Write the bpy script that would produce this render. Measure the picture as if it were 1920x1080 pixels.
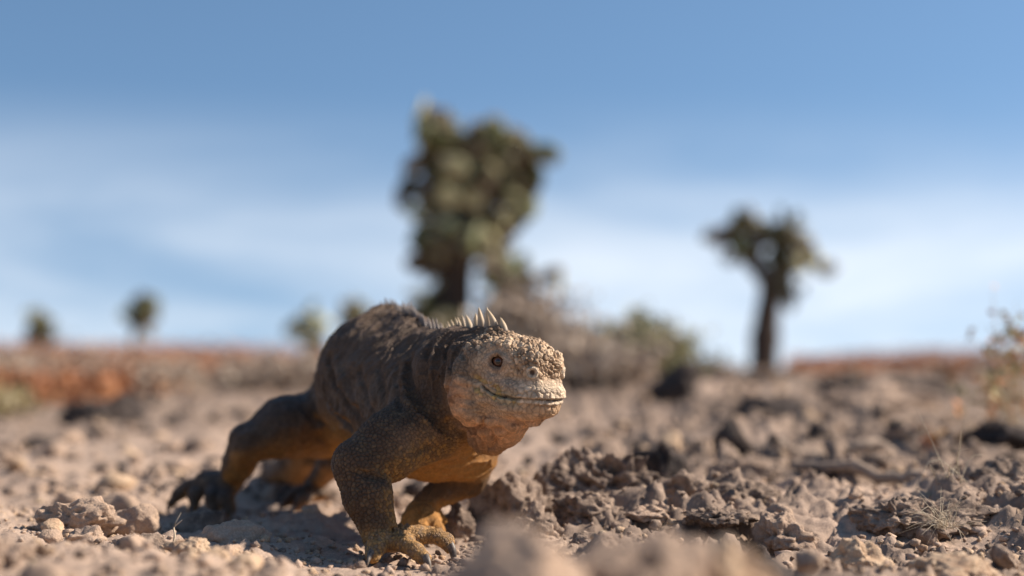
import bpy, bmesh, math, random
import numpy as np
from mathutils import Vector, Matrix, Quaternion
from mathutils.kdtree import KDTree

random.seed(7)
scene = bpy.context.scene
COL = scene.collection
for o in list(bpy.data.objects):
    bpy.data.objects.remove(o)

# ------------------------------------------------------------------ camera
CAM_H = 0.160                     # metres above the ground under the fore foot
FPX = 50.0 / 36.0 * 1920.0        # focal length in photo pixels
HORIZON = 695.0                   # photo row of the true horizon
PITCH = math.atan((HORIZON - 540.0) / FPX)
cam_d = bpy.data.cameras.new('camera')
cam_d.lens = 50.0
cam_d.sensor_width = 36.0
cam_d.clip_start = 0.02
cam_d.clip_end = 5000.0
cam_d.dof.use_dof = True
cam_d.dof.focus_distance = 1.195
cam_d.dof.aperture_fstop = 2.4
cam = bpy.data.objects.new('camera', cam_d)
COL.objects.link(cam)
cam.location = (0, 0, CAM_H)
cam.rotation_euler = (math.pi / 2 + PITCH, 0, 0)
scene.camera = cam

# ------------------------------------------------------------------ light
SUN_EL, SUN_AZ = math.radians(38), math.radians(9)   # azimuth from +X towards +Y
SUN_DIR = Vector((math.cos(SUN_EL) * math.cos(SUN_AZ), math.cos(SUN_EL) * math.sin(SUN_AZ), math.sin(SUN_EL)))
sun_d = bpy.data.lights.new('sun', 'SUN')
sun_d.energy = 5.0
sun_d.angle = math.radians(0.55)
sun_d.color = (1.0, 0.895, 0.775)
sun = bpy.data.objects.new('sun', sun_d)
COL.objects.link(sun)
sun.location = (3, 1, 3)
sun.rotation_euler = SUN_DIR.to_track_quat('Z', 'Y').to_euler()

world = bpy.data.worlds.new('World')
scene.world = world
world.use_nodes = True
wn = world.node_tree
wn.nodes.clear()

def nd(tree, typ, **kw):
    n = tree.nodes.new(typ)
    for k, v in kw.items():
        setattr(n, k, v)
    return n

def math_n(tree, op, a=None, b=None, clamp=False):
    n = nd(tree, 'ShaderNodeMath', operation=op, use_clamp=clamp)
    for i, v in enumerate((a, b)):
        if v is None:
            continue
        if isinstance(v, (int, float)):
            n.inputs[i].default_value = v
        else:
            tree.links.new(v, n.inputs[i])
    return n.outputs[0]

def maprange(tree, v, a, b, c=0.0, d=1.0, smooth=False):
    n = nd(tree, 'ShaderNodeMapRange')
    n.interpolation_type = 'SMOOTHSTEP' if smooth else 'LINEAR'
    n.clamp = True if not smooth else n.clamp
    tree.links.new(v, n.inputs[0])
    for i, x in enumerate((a, b, c, d)):
        n.inputs[i + 1].default_value = x
    return n.outputs[0]

def mixcol(tree, fac, a, b, blend='MIX'):
    n = nd(tree, 'ShaderNodeMix', data_type='RGBA', blend_type=blend)
    for sock, v in ((n.inputs[0], fac), (n.inputs[6], a), (n.inputs[7], b)):
        if isinstance(v, (int, float)):
            sock.default_value = v
        elif isinstance(v, (tuple, list)):
            sock.default_value = (*v[:3], 1.0)
        else:
            tree.links.new(v, sock)
    return n.outputs[2]

sky = nd(wn, 'ShaderNodeTexSky', sky_type='NISHITA')
sky.sun_disc = False
sky.sun_elevation = SUN_EL
sky.sun_rotation = math.pi / 2 - SUN_AZ
sky.altitude = 0
sky.air_density = 1.0
sky.dust_density = 0.3
sky.ozone_density = 2.5
tc = nd(wn, 'ShaderNodeTexCoord')
sep = nd(wn, 'ShaderNodeSeparateXYZ')
wn.links.new(tc.outputs['Generated'], sep.inputs[0])
mp = nd(wn, 'ShaderNodeMapping')
mp.inputs['Location'].default_value = (3.1, 0.4, 1.7)
mp.inputs['Scale'].default_value = (2.6, 2.6, 11.0)
mp.inputs['Rotation'].default_value = (0, math.radians(-6), 0)
wn.links.new(tc.outputs['Generated'], mp.inputs[0])
# look a little higher into the model sky than the ray points: deeper blue at the horizon, the same all round
lift = nd(wn, 'ShaderNodeVectorMath', operation='ADD')
lift.inputs[1].default_value = (0, 0, 0.18)
wn.links.new(tc.outputs['Generated'], lift.inputs[0])
lnorm = nd(wn, 'ShaderNodeVectorMath', operation='NORMALIZE')
wn.links.new(lift.outputs[0], lnorm.inputs[0])
wn.links.new(lnorm.outputs[0], sky.inputs['Vector'])
cn = nd(wn, 'ShaderNodeTexNoise')
cn.inputs['Scale'].default_value = 1.0
cn.inputs['Detail'].default_value = 8.0
cn.inputs['Roughness'].default_value = 0.56
cn.inputs['Distortion'].default_value = 0.35
wn.links.new(mp.outputs[0], cn.inputs['Vector'])
cloud = maprange(wn, cn.outputs[0], 0.24, 0.74, 0.12, 1, True)
# thin veil lying low over the land all the way round
band = maprange(wn, sep.outputs[2], 0.04, 0.20, 1, 0, True)
fac = math_n(wn, 'MULTIPLY', cloud, band)
fac = math_n(wn, 'MULTIPLY', fac, 0.82)
hsv = nd(wn, 'ShaderNodeHueSaturation')
hsv.inputs['Hue'].default_value = 0.495
hsv.inputs['Saturation'].default_value = 1.05
hsv.inputs['Value'].default_value = 1.0
wn.links.new(sky.outputs[0], hsv.inputs['Color'])
veil = mixcol(wn, fac, hsv.outputs[0], (7.7, 8.05, 8.45))
bg = nd(wn, 'ShaderNodeBackground')
bg.inputs['Strength'].default_value = 0.088
wn.links.new(veil, bg.inputs[0])
wo = nd(wn, 'ShaderNodeOutputWorld')
wn.links.new(bg.outputs[0], wo.inputs[0])

scene.view_settings.view_transform = 'Standard'
scene.view_settings.look = 'None'
scene.view_settings.gamma = 1.0
scene.view_settings.use_curve_mapping = False
scene.view_settings.exposure = 0.70
scene.render.engine = 'CYCLES'
scene.cycles.use_denoising = True
scene.cycles.max_bounces = 5

# ------------------------------------------------------------------ helpers
CP, SP = math.cos(PITCH), math.sin(PITCH)

def W(px, py, Y):
    """photo pixel at a known distance Y from the camera -> world point"""
    u = (px - 960.0) / FPX
    v = -(py - 540.0) / FPX
    fy = CP - v * SP
    fz = SP + v * CP
    t = Y / fy
    return np.array((u * t, Y, CAM_H + fz * t))

def RAY(px, py):
    u = (px - 960.0) / FPX
    v = -(py - 540.0) / FPX
    d = np.array((u, CP - v * SP, SP + v * CP))
    return d / np.linalg.norm(d)

def tag(o, label=None, cat=None, group=None, kind=None):
    if label: o['label'] = label
    if cat: o['category'] = cat
    if group: o['group'] = group
    if kind: o['kind'] = kind
    return o

def empty(name, loc=(0, 0, 0)):
    o = bpy.data.objects.new(name, None)
    o.empty_display_size = 0.02
    COL.objects.link(o)
    o.location = loc
    return o

def link(name, me, mat=None, parent=None, loc=None):
    o = bpy.data.objects.new(name, me)
    COL.objects.link(o)
    if mat is not None and not me.materials:
        me.materials.append(mat)
    if loc is not None:
        o.location = loc
    if parent is not None:
        o.parent = parent
    return o

def mesh_np(name, verts, faces, smooth=True):
    """numpy verts (n,3) and faces (m,k) -> mesh"""
    me = bpy.data.meshes.new(name)
    verts = np.ascontiguousarray(verts, dtype=np.float32)
    faces = np.ascontiguousarray(faces, dtype=np.int32)
    n, m, k = len(verts), len(faces), faces.shape[1]
    me.vertices.add(n)
    me.vertices.foreach_set('co', verts.ravel())
    me.loops.add(m * k)
    me.loops.foreach_set('vertex_index', faces.ravel())
    me.polygons.add(m)
    me.polygons.foreach_set('loop_start', np.arange(0, m * k, k, dtype=np.int32))
    me.update(calc_edges=True)
    if smooth:
        me.polygons.foreach_set('use_smooth', np.ones(m, dtype=bool))
    me.validate()
    return me

def vcol(me, col, name='Col'):
    a = me.color_attributes.new(name, 'FLOAT_COLOR', 'POINT')
    c = np.ones((len(col), 4), dtype=np.float32)
    c[:, :3] = col
    a.data.foreach_set('color', c.ravel())

# --- hashed gradient-free noise
def _h(ix, iy, iz, seed):
    h = (ix.astype(np.int64) * 374761393 + iy.astype(np.int64) * 668265263 + iz.astype(np.int64) * 2147483647 + seed * 1274126177) & 0xFFFFFFFF
    h = ((h ^ (h >> 13)) * 1274126177) & 0xFFFFFFFF
    h = ((h ^ (h >> 16)) * 2246822519) & 0xFFFFFFFF
    return ((h ^ (h >> 15)) & 0xFFFFFF).astype(np.float64) / 0xFFFFFF

def vnoise(p, seed=0):
    """3D value noise in -1..1"""
    f = np.floor(p)
    i = f.astype(np.int64)
    t = p - f
    t = t * t * t * (t * (t * 6 - 15) + 10)
    r = np.zeros(len(p))
    for dx in (0, 1):
        wx = t[:, 0] if dx else 1 - t[:, 0]
        for dy in (0, 1):
            wy = t[:, 1] if dy else 1 - t[:, 1]
            for dz in (0, 1):
                wz = t[:, 2] if dz else 1 - t[:, 2]
                r += wx * wy * wz * _h(i[:, 0] + dx, i[:, 1] + dy, i[:, 2] + dz, seed)
    return r * 2 - 1

def fbm(p, octaves=4, seed=0, gain=0.5, lac=2.03):
    s, a, r = 0.0, 1.0, np.zeros(len(p))
    q = p.copy()
    for k in range(octaves):
        r += a * vnoise(q, seed + k * 17)
        s += a
        a *= gain
        q = q * lac + 11.3
    return r / s

def worley(p, seed=0, dims=3):
    """F1, F2 and a per-cell random number"""
    f = np.floor(p).astype(np.int64)
    n = len(p)
    f1 = np.full(n, 9.0); f2 = np.full(n, 9.0); cid = np.zeros(n)
    zr = (-1, 0, 1) if dims == 3 else (0,)
    for dx in (-1, 0, 1):
        for dy in (-1, 0, 1):
            for dz in zr:
                c = f + np.array((dx, dy, dz))
                jx = _h(c[:, 0], c[:, 1], c[:, 2], seed)
                jy = _h(c[:, 0], c[:, 1], c[:, 2], seed + 5)
                jz = _h(c[:, 0], c[:, 1], c[:, 2], seed + 9)
                ex = c[:, 0] + jx - p[:, 0]
                ey = c[:, 1] + jy - p[:, 1]
                d = ex * ex + ey * ey
                if dims == 3:
                    ez = c[:, 2] + jz - p[:, 2]
                    d = d + ez * ez
                d = np.sqrt(d)
                near = d < f1
                f2 = np.where(near, f1, np.minimum(f2, d))
                cid = np.where(near, jz, cid)
                f1 = np.where(near, d, f1)
    return f1, f2, cid

def rubble_noise(p, seed):
    """tilted flat-topped stones packed side by side, height 0..1 with gaps between"""
    f = np.floor(p[:, :2]).astype(np.int64)
    n = len(p)
    f1 = np.full(n, 9.0); f2 = np.full(n, 9.0)
    ox = np.zeros(n); oy = np.zeros(n); hx = np.zeros(n); hy = np.zeros(n); hc = np.zeros(n)
    z0 = np.zeros(n, np.int64)
    for dx in (-1, 0, 1):
        for dy in (-1, 0, 1):
            cx, cy = f[:, 0] + dx, f[:, 1] + dy
            jx, jy = _h(cx, cy, z0, seed), _h(cx, cy, z0, seed + 5)
            ex, ey = p[:, 0] - cx - jx, p[:, 1] - cy - jy
            d = np.sqrt(ex * ex + ey * ey)
            near = d < f1
            f2 = np.where(near, f1, np.minimum(f2, d))
            ox = np.where(near, ex, ox); oy = np.where(near, ey, oy)
            hx = np.where(near, _h(cx, cy, z0, seed + 7), hx); hy = np.where(near, _h(cx, cy, z0, seed + 8), hy)
            hc = np.where(near, _h(cx, cy, z0, seed + 9), hc)
            f1 = np.where(near, d, f1)
    edge = np.clip((f2 - f1) * 3.2, 0, 1) ** 0.6
    return edge * (0.25 + 0.75 * hc + (hx - 0.5) * 1.5 * ox + (hy - 0.5) * 1.5 * oy)

def sstep(a, b, x):
    t = np.clip((x - a) / (b - a), 0, 1)
    return t * t * (3 - 2 * t)

# ------------------------------------------------------------------ materials
def new_mat(name, rough=0.9, spec=0.2):
    m = bpy.data.materials.new(name)
    m.use_nodes = True
    t = m.node_tree
    b = t.nodes['Principled BSDF']
    b.inputs['Roughness'].default_value = rough
    b.inputs['Specular IOR Level'].default_value = spec
    return m, t, b

def noise_n(t, vec, scale, detail=4, rough=0.55):
    n = nd(t, 'ShaderNodeTexNoise')
    n.inputs['Scale'].default_value = scale
    n.inputs['Detail'].default_value = detail
    n.inputs['Roughness'].default_value = rough
    t.links.new(vec, n.inputs['Vector'])
    return n.outputs[0]

def bump_n(t, b, height, strength, dist):
    n = nd(t, 'ShaderNodeBump')
    n.inputs['Strength'].default_value = strength
    n.inputs['Distance'].default_value = dist
    t.links.new(height, n.inputs['Height'])
    t.links.new(n.outputs[0], b.inputs['Normal'])
    return n

def world_pos(t):
    return nd(t, 'ShaderNodeNewGeometry').outputs['Position']

def earth_mat(name, c1, c2, c3, s1=9.0, s2=60.0, bump=0.6, rough=0.95):
    """three-tone mineral surface with fine grit"""
    m, t, b = new_mat(name, rough, 0.12)
    P = world_pos(t)
    n1 = noise_n(t, P, s1, 5, 0.6)
    n2 = noise_n(t, P, s2, 6, 0.65)
    n3 = noise_n(t, P, 520.0, 3, 0.7)
    f1 = maprange(t, n1, 0.40, 0.62)
    f2 = maprange(t, n2, 0.42, 0.66)
    c = mixcol(t, f1, c1, c2)
    c = mixcol(t, math_n(t, 'MULTIPLY', f2, 0.75), c, c3)
    g = maprange(t, n3, 0.25, 0.75, 0.72, 1.25)
    vv = nd(t, 'ShaderNodeVectorMath', operation='SCALE')
    t.links.new(c, vv.inputs[0]); t.links.new(g, vv.inputs['Scale'])
    t.links.new(vv.outputs[0], b.inputs['Base Color'])
    hsum = math_n(t, 'ADD', n2, math_n(t, 'MULTIPLY', n3, 0.35))
    bump_n(t, b, hsum, bump, 0.004)
    return m

M_GROUND = earth_mat('dusty_earth', (0.44, 0.315, 0.235), (0.335, 0.25, 0.20), (0.52, 0.385, 0.285), 5.0, 70.0, 0.55)
M_EARTH = earth_mat('earth_and_crust', (0.39, 0.282, 0.213), (0.28, 0.21, 0.165), (0.47, 0.345, 0.26), 5.0, 70.0, 0.55)
_t = M_EARTH.node_tree
_b = _t.nodes['Principled BSDF']
_old = _b.inputs['Base Color'].links[0].from_socket
_a = nd(_t, 'ShaderNodeVertexColor', layer_name='Crust')
_n = noise_n(_t, world_pos(_t), 38.0, 6, 0.65)
_lc = mixcol(_t, maprange(_t, _n, 0.36, 0.66), (0.125, 0.092, 0.072), (0.33, 0.242, 0.182))
_t.links.new(mixcol(_t, math_n(_t, 'MULTIPLY', _a.outputs[0], 0.85), _old, _lc), _b.inputs['Base Color'])
M_TAN = earth_mat('tan_rock', (0.42, 0.30, 0.22), (0.29, 0.21, 0.16), (0.50, 0.355, 0.25), 14.0, 90.0, 0.8)
M_TAN2 = earth_mat('ochre_rock', (0.50, 0.34, 0.22), (0.38, 0.25, 0.165), (0.56, 0.43, 0.30), 18.0, 110.0, 0.8)
M_LAVA = earth_mat('brown_lava', (0.25, 0.182, 0.138), (0.10, 0.073, 0.058), (0.46, 0.34, 0.255), 16.0, 80.0, 0.9)
M_DARK = earth_mat('dark_lava', (0.055, 0.045, 0.04), (0.034, 0.029, 0.028), (0.12, 0.09, 0.075), 12.0, 60.0, 0.9)

def flat_mat(name, c1, c2, scale=30.0, rough=0.8, spec=0.2, objrand=0.0, trans=0.0):
    m, t, b = new_mat(name, rough, spec)
    n = noise_n(t, world_pos(t), scale, 4, 0.6)
    c = mixcol(t, maprange(t, n, 0.35, 0.65), c1, c2)
    if objrand:
        oi = nd(t, 'ShaderNodeObjectInfo')
        vv = nd(t, 'ShaderNodeVectorMath', operation='SCALE')
        t.links.new(c, vv.inputs[0])
        t.links.new(maprange(t, oi.outputs['Random'], 0, 1, 1 - objrand, 1 + objrand), vv.inputs['Scale'])
        c = vv.outputs[0]
    t.links.new(c, b.inputs['Base Color'])
    if trans:
        b.inputs['Transmission Weight'].default_value = 0.0
        b.inputs['Subsurface Weight'].default_value = 0.0
    return m

def vcol_mat(name, rough=0.85, spec=0.2):
    m, t, b = new_mat(name, rough, spec)
    a = nd(t, 'ShaderNodeVertexColor', layer_name='Col')
    t.links.new(a.outputs[0], b.inputs['Base Color'])
    return m

# ------------------------------------------------------------------ terrain
# places kept even because feet stand on them (x, y, radius)
FEET = [(-0.085, 1.195, 0.10), (-0.07, 1.34, 0.08), (-0.31, 1.55, 0.12), (-0.22, 1.66, 0.08)]

# broad swells: x, y, height, radius x, radius y
SWELLS = [
    (-0.34, 0.93, 0.018, 0.13, 0.10),    # pale bank front left
    (-0.16, 0.86, 0.008, 0.12, 0.08),
    (0.09, 0.60, 0.055, 0.17, 0.08),     # bank right before the lens
    (0.22, 1.55, 0.012, 0.20, 0.12),     # crusty lava hump
    (0.42, 1.30, 0.012, 0.14, 0.10),
    (0.60, 1.60, 0.030, 0.16, 0.14),
    (0.55, 2.6, 0.05, 0.30, 0.30),
    (0.95, 4.2, 0.05, 0.55, 0.5),
    (0.30, 5.6, 0.10, 0.7, 0.6),
    (1.9, 6.5, 0.05, 0.9, 0.7),
    (2.9, 8.5, 0.06, 1.4, 0.9),
    (-2.0, 6.0, 0.015, 1.2, 0.9),
    (-17.0, 60.0, 0.92, 12.0, 22.0),
    (17.5, 58.0, 0.66, 3.4, 14.0),
    (3.6, 22.0, 0.05, 2.5, 5.0),
]

def crust(x, y):
    """where brown lava crust covers the pale earth"""
    p = np.stack([x, y, np.zeros_like(x)], 1)
    side = sstep(-0.02, 0.10, x - 0.03 * (y - 1.2)) * sstep(0.85, 1.15, y) 
    side = side * (1 - sstep(3.0, 4.0, y)) + sstep(2.6, 4.0, y) * sstep(-0.05, 0.12, x / np.maximum(y, 0.3))
    side = np.maximum(side, 0.9 * sstep(2.5, 3.4, y))
    n = vnoise(p * 5.5, 91) + 0.5 * vnoise(p * 15.0, 92)
    nf = vnoise(p * 1.1, 93) + 0.5 * vnoise(p * 3.0, 94)
    w = sstep(2.6, 4.2, y)
    return np.clip(side * (sstep(-0.55, 0.15, n) * (1 - w) + sstep(-1.0, -0.2, nf) * w), 0, 1)

def terrain(x, y, fine=True):
    x = np.asarray(x, dtype=np.float64); y = np.asarray(y, dtype=np.float64)
    p = np.stack([x, y, np.zeros_like(x)], 1)
    z = np.zeros_like(x)
    for (cx, cy, h, rx, ry) in SWELLS:
        z += h * np.exp(-0.5 * (((x - cx) / rx) ** 2 + ((y - cy) / ry) ** 2))
    even = np.ones_like(x)
    for (fx, fy, r) in FEET:
        even = np.minimum(even, sstep(0.45, 1.4, np.hypot(x - fx, y - fy) / r))
    even = np.minimum(even, 0.25 + 0.75 * sstep(0.6, 1.3, np.hypot((x + 0.09) / 0.10, (y - 1.10) / 0.11)))
    far = sstep(2.5, 14.0, y)
    cr = crust(x, y)
    z += 0.014 * vnoise(p * 4.2, 3) + 0.010 * vnoise(p * 9.0, 5)
    z += far * (0.05 * vnoise(p * 0.9, 7) + 0.06 * vnoise(p * 0.33, 8))
    # broken, crumbly relief
    q = p + 0.010 * np.stack([vnoise(p * 40, 17), vnoise(p * 40, 18), p[:, 2]], 1)
    n2 = (0.009 + 0.018 * cr) * rubble_noise(q * 21.0, 23) * sstep(-0.2, 0.3, vnoise(p * 8.0, 33) + cr * 0.3)
    n2 += 0.0035 * vnoise(p * 47.0, 12)
    if fine:
        n2 += (0.0055 + 0.006 * cr) * rubble_noise(q * 52.0, 24) * sstep(-0.3, 0.2, vnoise(p * 13.0, 34))
        n2 += (0.0026 + 0.002 * cr) * rubble_noise(q * 120.0, 25)
        n2 += 0.0014 * vnoise(p * 180.0, 13) + 0.0008 * vnoise(p * 330.0, 14)
    z += n2 - 0.006
    small = 0.0012 * vnoise(p * 60.0, 15) + 0.0022 * (rubble_noise(p * 110.0, 26) - 0.4) if fine else 0.0
    return z * even + small * (1 - even)

def ground_z(x, y):
    return float(terrain(np.array([x]), np.array([y]))[0])

def axis(dense_lo, dense_hi, step, lo, hi, growth):
    a = list(np.arange(dense_lo, dense_hi + step * 0.5, step))
    s = step
    while a[-1] < hi:
        s *= growth
        a.append(a[-1] + s)
    s = step
    b = [a[0]]
    while b[-1] > lo:
        s *= growth
        b.append(b[-1] - s)
    return np.array(b[:0:-1] + a)

gx = axis(-0.56, 0.62, 0.0036, -420.0, 420.0, 1.085)
gy = axis(0.85, 1.75, 0.0036, -3.0, 1500.0, 1.028)
GX, GY = np.meshgrid(gx, gy)
gz = terrain(GX.ravel(), GY.ravel())
nx_, ny_ = len(gx), len(gy)
idx = np.arange(nx_ * ny_).reshape(ny_, nx_)
gf = np.stack([idx[:-1, :-1], idx[:-1, 1:], idx[1:, 1:], idx[1:, :-1]], -1).reshape(-1, 4)
cr_ = crust(GX.ravel(), GY.ravel())
me = mesh_np('ground', np.stack([GX.ravel(), GY.ravel(), gz], 1), gf)
vcol(me, np.repeat(cr_[:, None], 3, 1), 'Crust')
ground = link('ground', me, M_EARTH)
tag(ground, 'dusty tan stony ground of crumbled earth and grit', 'ground', kind='structure')
# ------------------------------------------------------------------ iguana body as a distance field
OPS = []   # (sign, kind, params, blend, lo, hi)

def _bbox(pts, r):
    pts = np.array(pts)
    return pts.min(0) - r, pts.max(0) + r

def cap(a, b, ra, rb, k=0.012, sign=1):
    a = np.array(a, float); b = np.array(b, float)
    lo, hi = _bbox([a, b], max(ra, rb))
    OPS.append((sign, 'cap', (a, b, ra, rb), k, lo, hi))

def chain(pts, radii, k=0.012, sign=1):
    for i in range(len(pts) - 1):
        cap(pts[i], pts[i + 1], radii[i], radii[i + 1], k, sign)

def ell(c, r, R=None, k=0.012, sign=1):
    c = np.array(c, float); r = np.array(r, float)
    m = r.max()
    OPS.append((sign, 'ell', (c, r, np.eye(3) if R is None else R), k, c - m, c + m))

def rbox(c, half, rnd, R, k=0.012, sign=1):
    c = np.array(c, float); half = np.array(half, float)
    m = np.linalg.norm(half)
    OPS.append((sign, 'box', (c, half, rnd, R), k, c - m, c + m))

class Blocks:
    """points sorted into small cubes so that every shape meets only the points near it"""
    def __init__(self, P, size=0.016):
        c = np.floor((P - P.min(0)) / size).astype(np.int64)
        key = (c[:, 0] * 4096 + c[:, 1]) * 4096 + c[:, 2]
        self.order = np.argsort(key, kind='stable')
        ks = key[self.order]
        st = np.nonzero(np.concatenate([[True], ks[1:] != ks[:-1]]))[0]
        self.start = st
        self.end = np.concatenate([st[1:], [len(P)]])
        self.lo = P.min(0) + c[self.order[st]] * size
        self.hi = self.lo + size
    def pick(self, lo, hi):
        m = np.nonzero(((self.hi > lo) & (self.lo < hi)).all(1))[0]
        if len(m) == 0:
            return None
        n = self.end[m] - self.start[m]
        off = np.concatenate([[0], np.cumsum(n)[:-1]])
        return np.repeat(self.start[m] - off, n) + np.arange(n.sum())

def _eval(kind, prm, q):
    if kind == 'cap':
        a, b, ra, rb = prm
        ab = b - a
        v = q - a
        t = np.clip((v @ ab) / max(ab @ ab, 1e-12), 0, 1)
        v -= t[:, None] * ab
        return np.sqrt(np.einsum('ij,ij->i', v, v)) - (ra + t * (rb - ra))
    if kind == 'ell':
        c, r, R = prm
        l = ((q - c) @ R.T) / r
        k0 = np.sqrt(np.einsum('ij,ij->i', l, l))
        l /= r
        k1 = np.sqrt(np.einsum('ij,ij->i', l, l)) + 1e-9
        return k0 * (k0 - 1) / k1
    c, half, rnd, R = prm
    l = np.abs((q - c) @ R.T) - (half - rnd)
    return np.sqrt((np.maximum(l, 0) ** 2).sum(1)) + np.minimum(l.max(1), 0) - rnd

def sdf(P, blocks=None, margin=0.012, presorted=False):
    if blocks is None:
        blocks = Blocks(P)
    Q = P if presorted else P[blocks.order]
    d = np.full(len(P), 0.08)
    for (sign, kind, prm, k, lo, hi) in OPS:
        e = k + margin
        ii = blocks.pick(lo - e, hi + e)
        if ii is None:
            continue
        dd = _eval(kind, prm, Q[ii])
        cur = d[ii]
        if sign < 0:
            cur = -cur
        h = np.maximum(k - np.abs(cur - dd), 0) / k
        r = np.minimum(cur, dd) - h * h * k * 0.25
        d[ii] = r if sign > 0 else -r
    if presorted:
        return d
    out = np.empty(len(P))
    out[blocks.order] = d
    return out

def grad(P, e=0.0006):
    T = np.array([(1, -1, -1), (-1, -1, 1), (-1, 1, -1), (1, 1, 1)], float)
    B = Blocks(P)
    Q = P[B.order]
    g = np.zeros_like(P)
    s = np.zeros(len(P))
    for t in T:
        v = sdf(Q + t * e, B, 0.003, True)
        g += t * v[:, None]
        s += v
    g /= np.linalg.norm(g, axis=1, keepdims=True) + 1e-12
    go = np.empty_like(g); so = np.empty_like(s)
    go[B.order] = g; so[B.order] = s * 0.25
    return go, so

def trace_all(pix, ymin=1.08):
    """first hits of the view rays of photo pixels on the body built so far (nan where they miss)"""
    D = np.array([RAY(*p) for p in pix])
    o = np.array((0, 0, CAM_H))
    t = ymin / D[:, 1]
    live = np.ones(len(D), bool); hit = np.zeros(len(D), bool)
    for _ in range(160):
        i = np.nonzero(live)[0]
        if len(i) == 0:
            break
        v = sdf(o + D[i] * t[i, None])
        h = v < 0.0005
        hit[i[h]] = True
        live[i[h]] = False
        t[i[~h]] += np.clip(v[~h] * 0.7, 0.0004, 0.010)
        live &= t < 2.4
    P = o + D * t[:, None]
    P[~hit] = np.nan
    return P

# head frame: forward, iguana's right, up
HF = np.array((0.64, -0.768, 0.0)); HF /= np.linalg.norm(HF)
HR = np.array((HF[1], -HF[0], 0.0))
pit = math.radians(4.0)
HU = np.array((0, 0, 1.0))
HF2 = HF * math.cos(pit) - HU * math.sin(pit)
HU2 = HU * math.cos(pit) + HF * math.sin(pit)
HF, HU = HF2, HU2
HM = np.stack([HF, HR, HU])          # world -> head rows
EYE = W(930, 678, 1.20)
HO = EYE - HR * 0.026

def H(f, r, u):
    return HO + (HF * f + HR * r + HU * u) * 0.001

def hell(f, r, u, rf, rr, ru, k, sign=1, both=True):
    for s in ((1, -1) if (both and r) else (1,)):
        ell(H(f, r * s, u), np.array((rf, rr, ru)) * 0.001, HM, k * 0.001, sign)

def hchain(pts, rad, k, sign=1):
    for s in (1, -1):
        chain([H(a, b * s, c) for a, b, c in pts], [x * 0.001 for x in rad], k * 0.001, sign)

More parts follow.
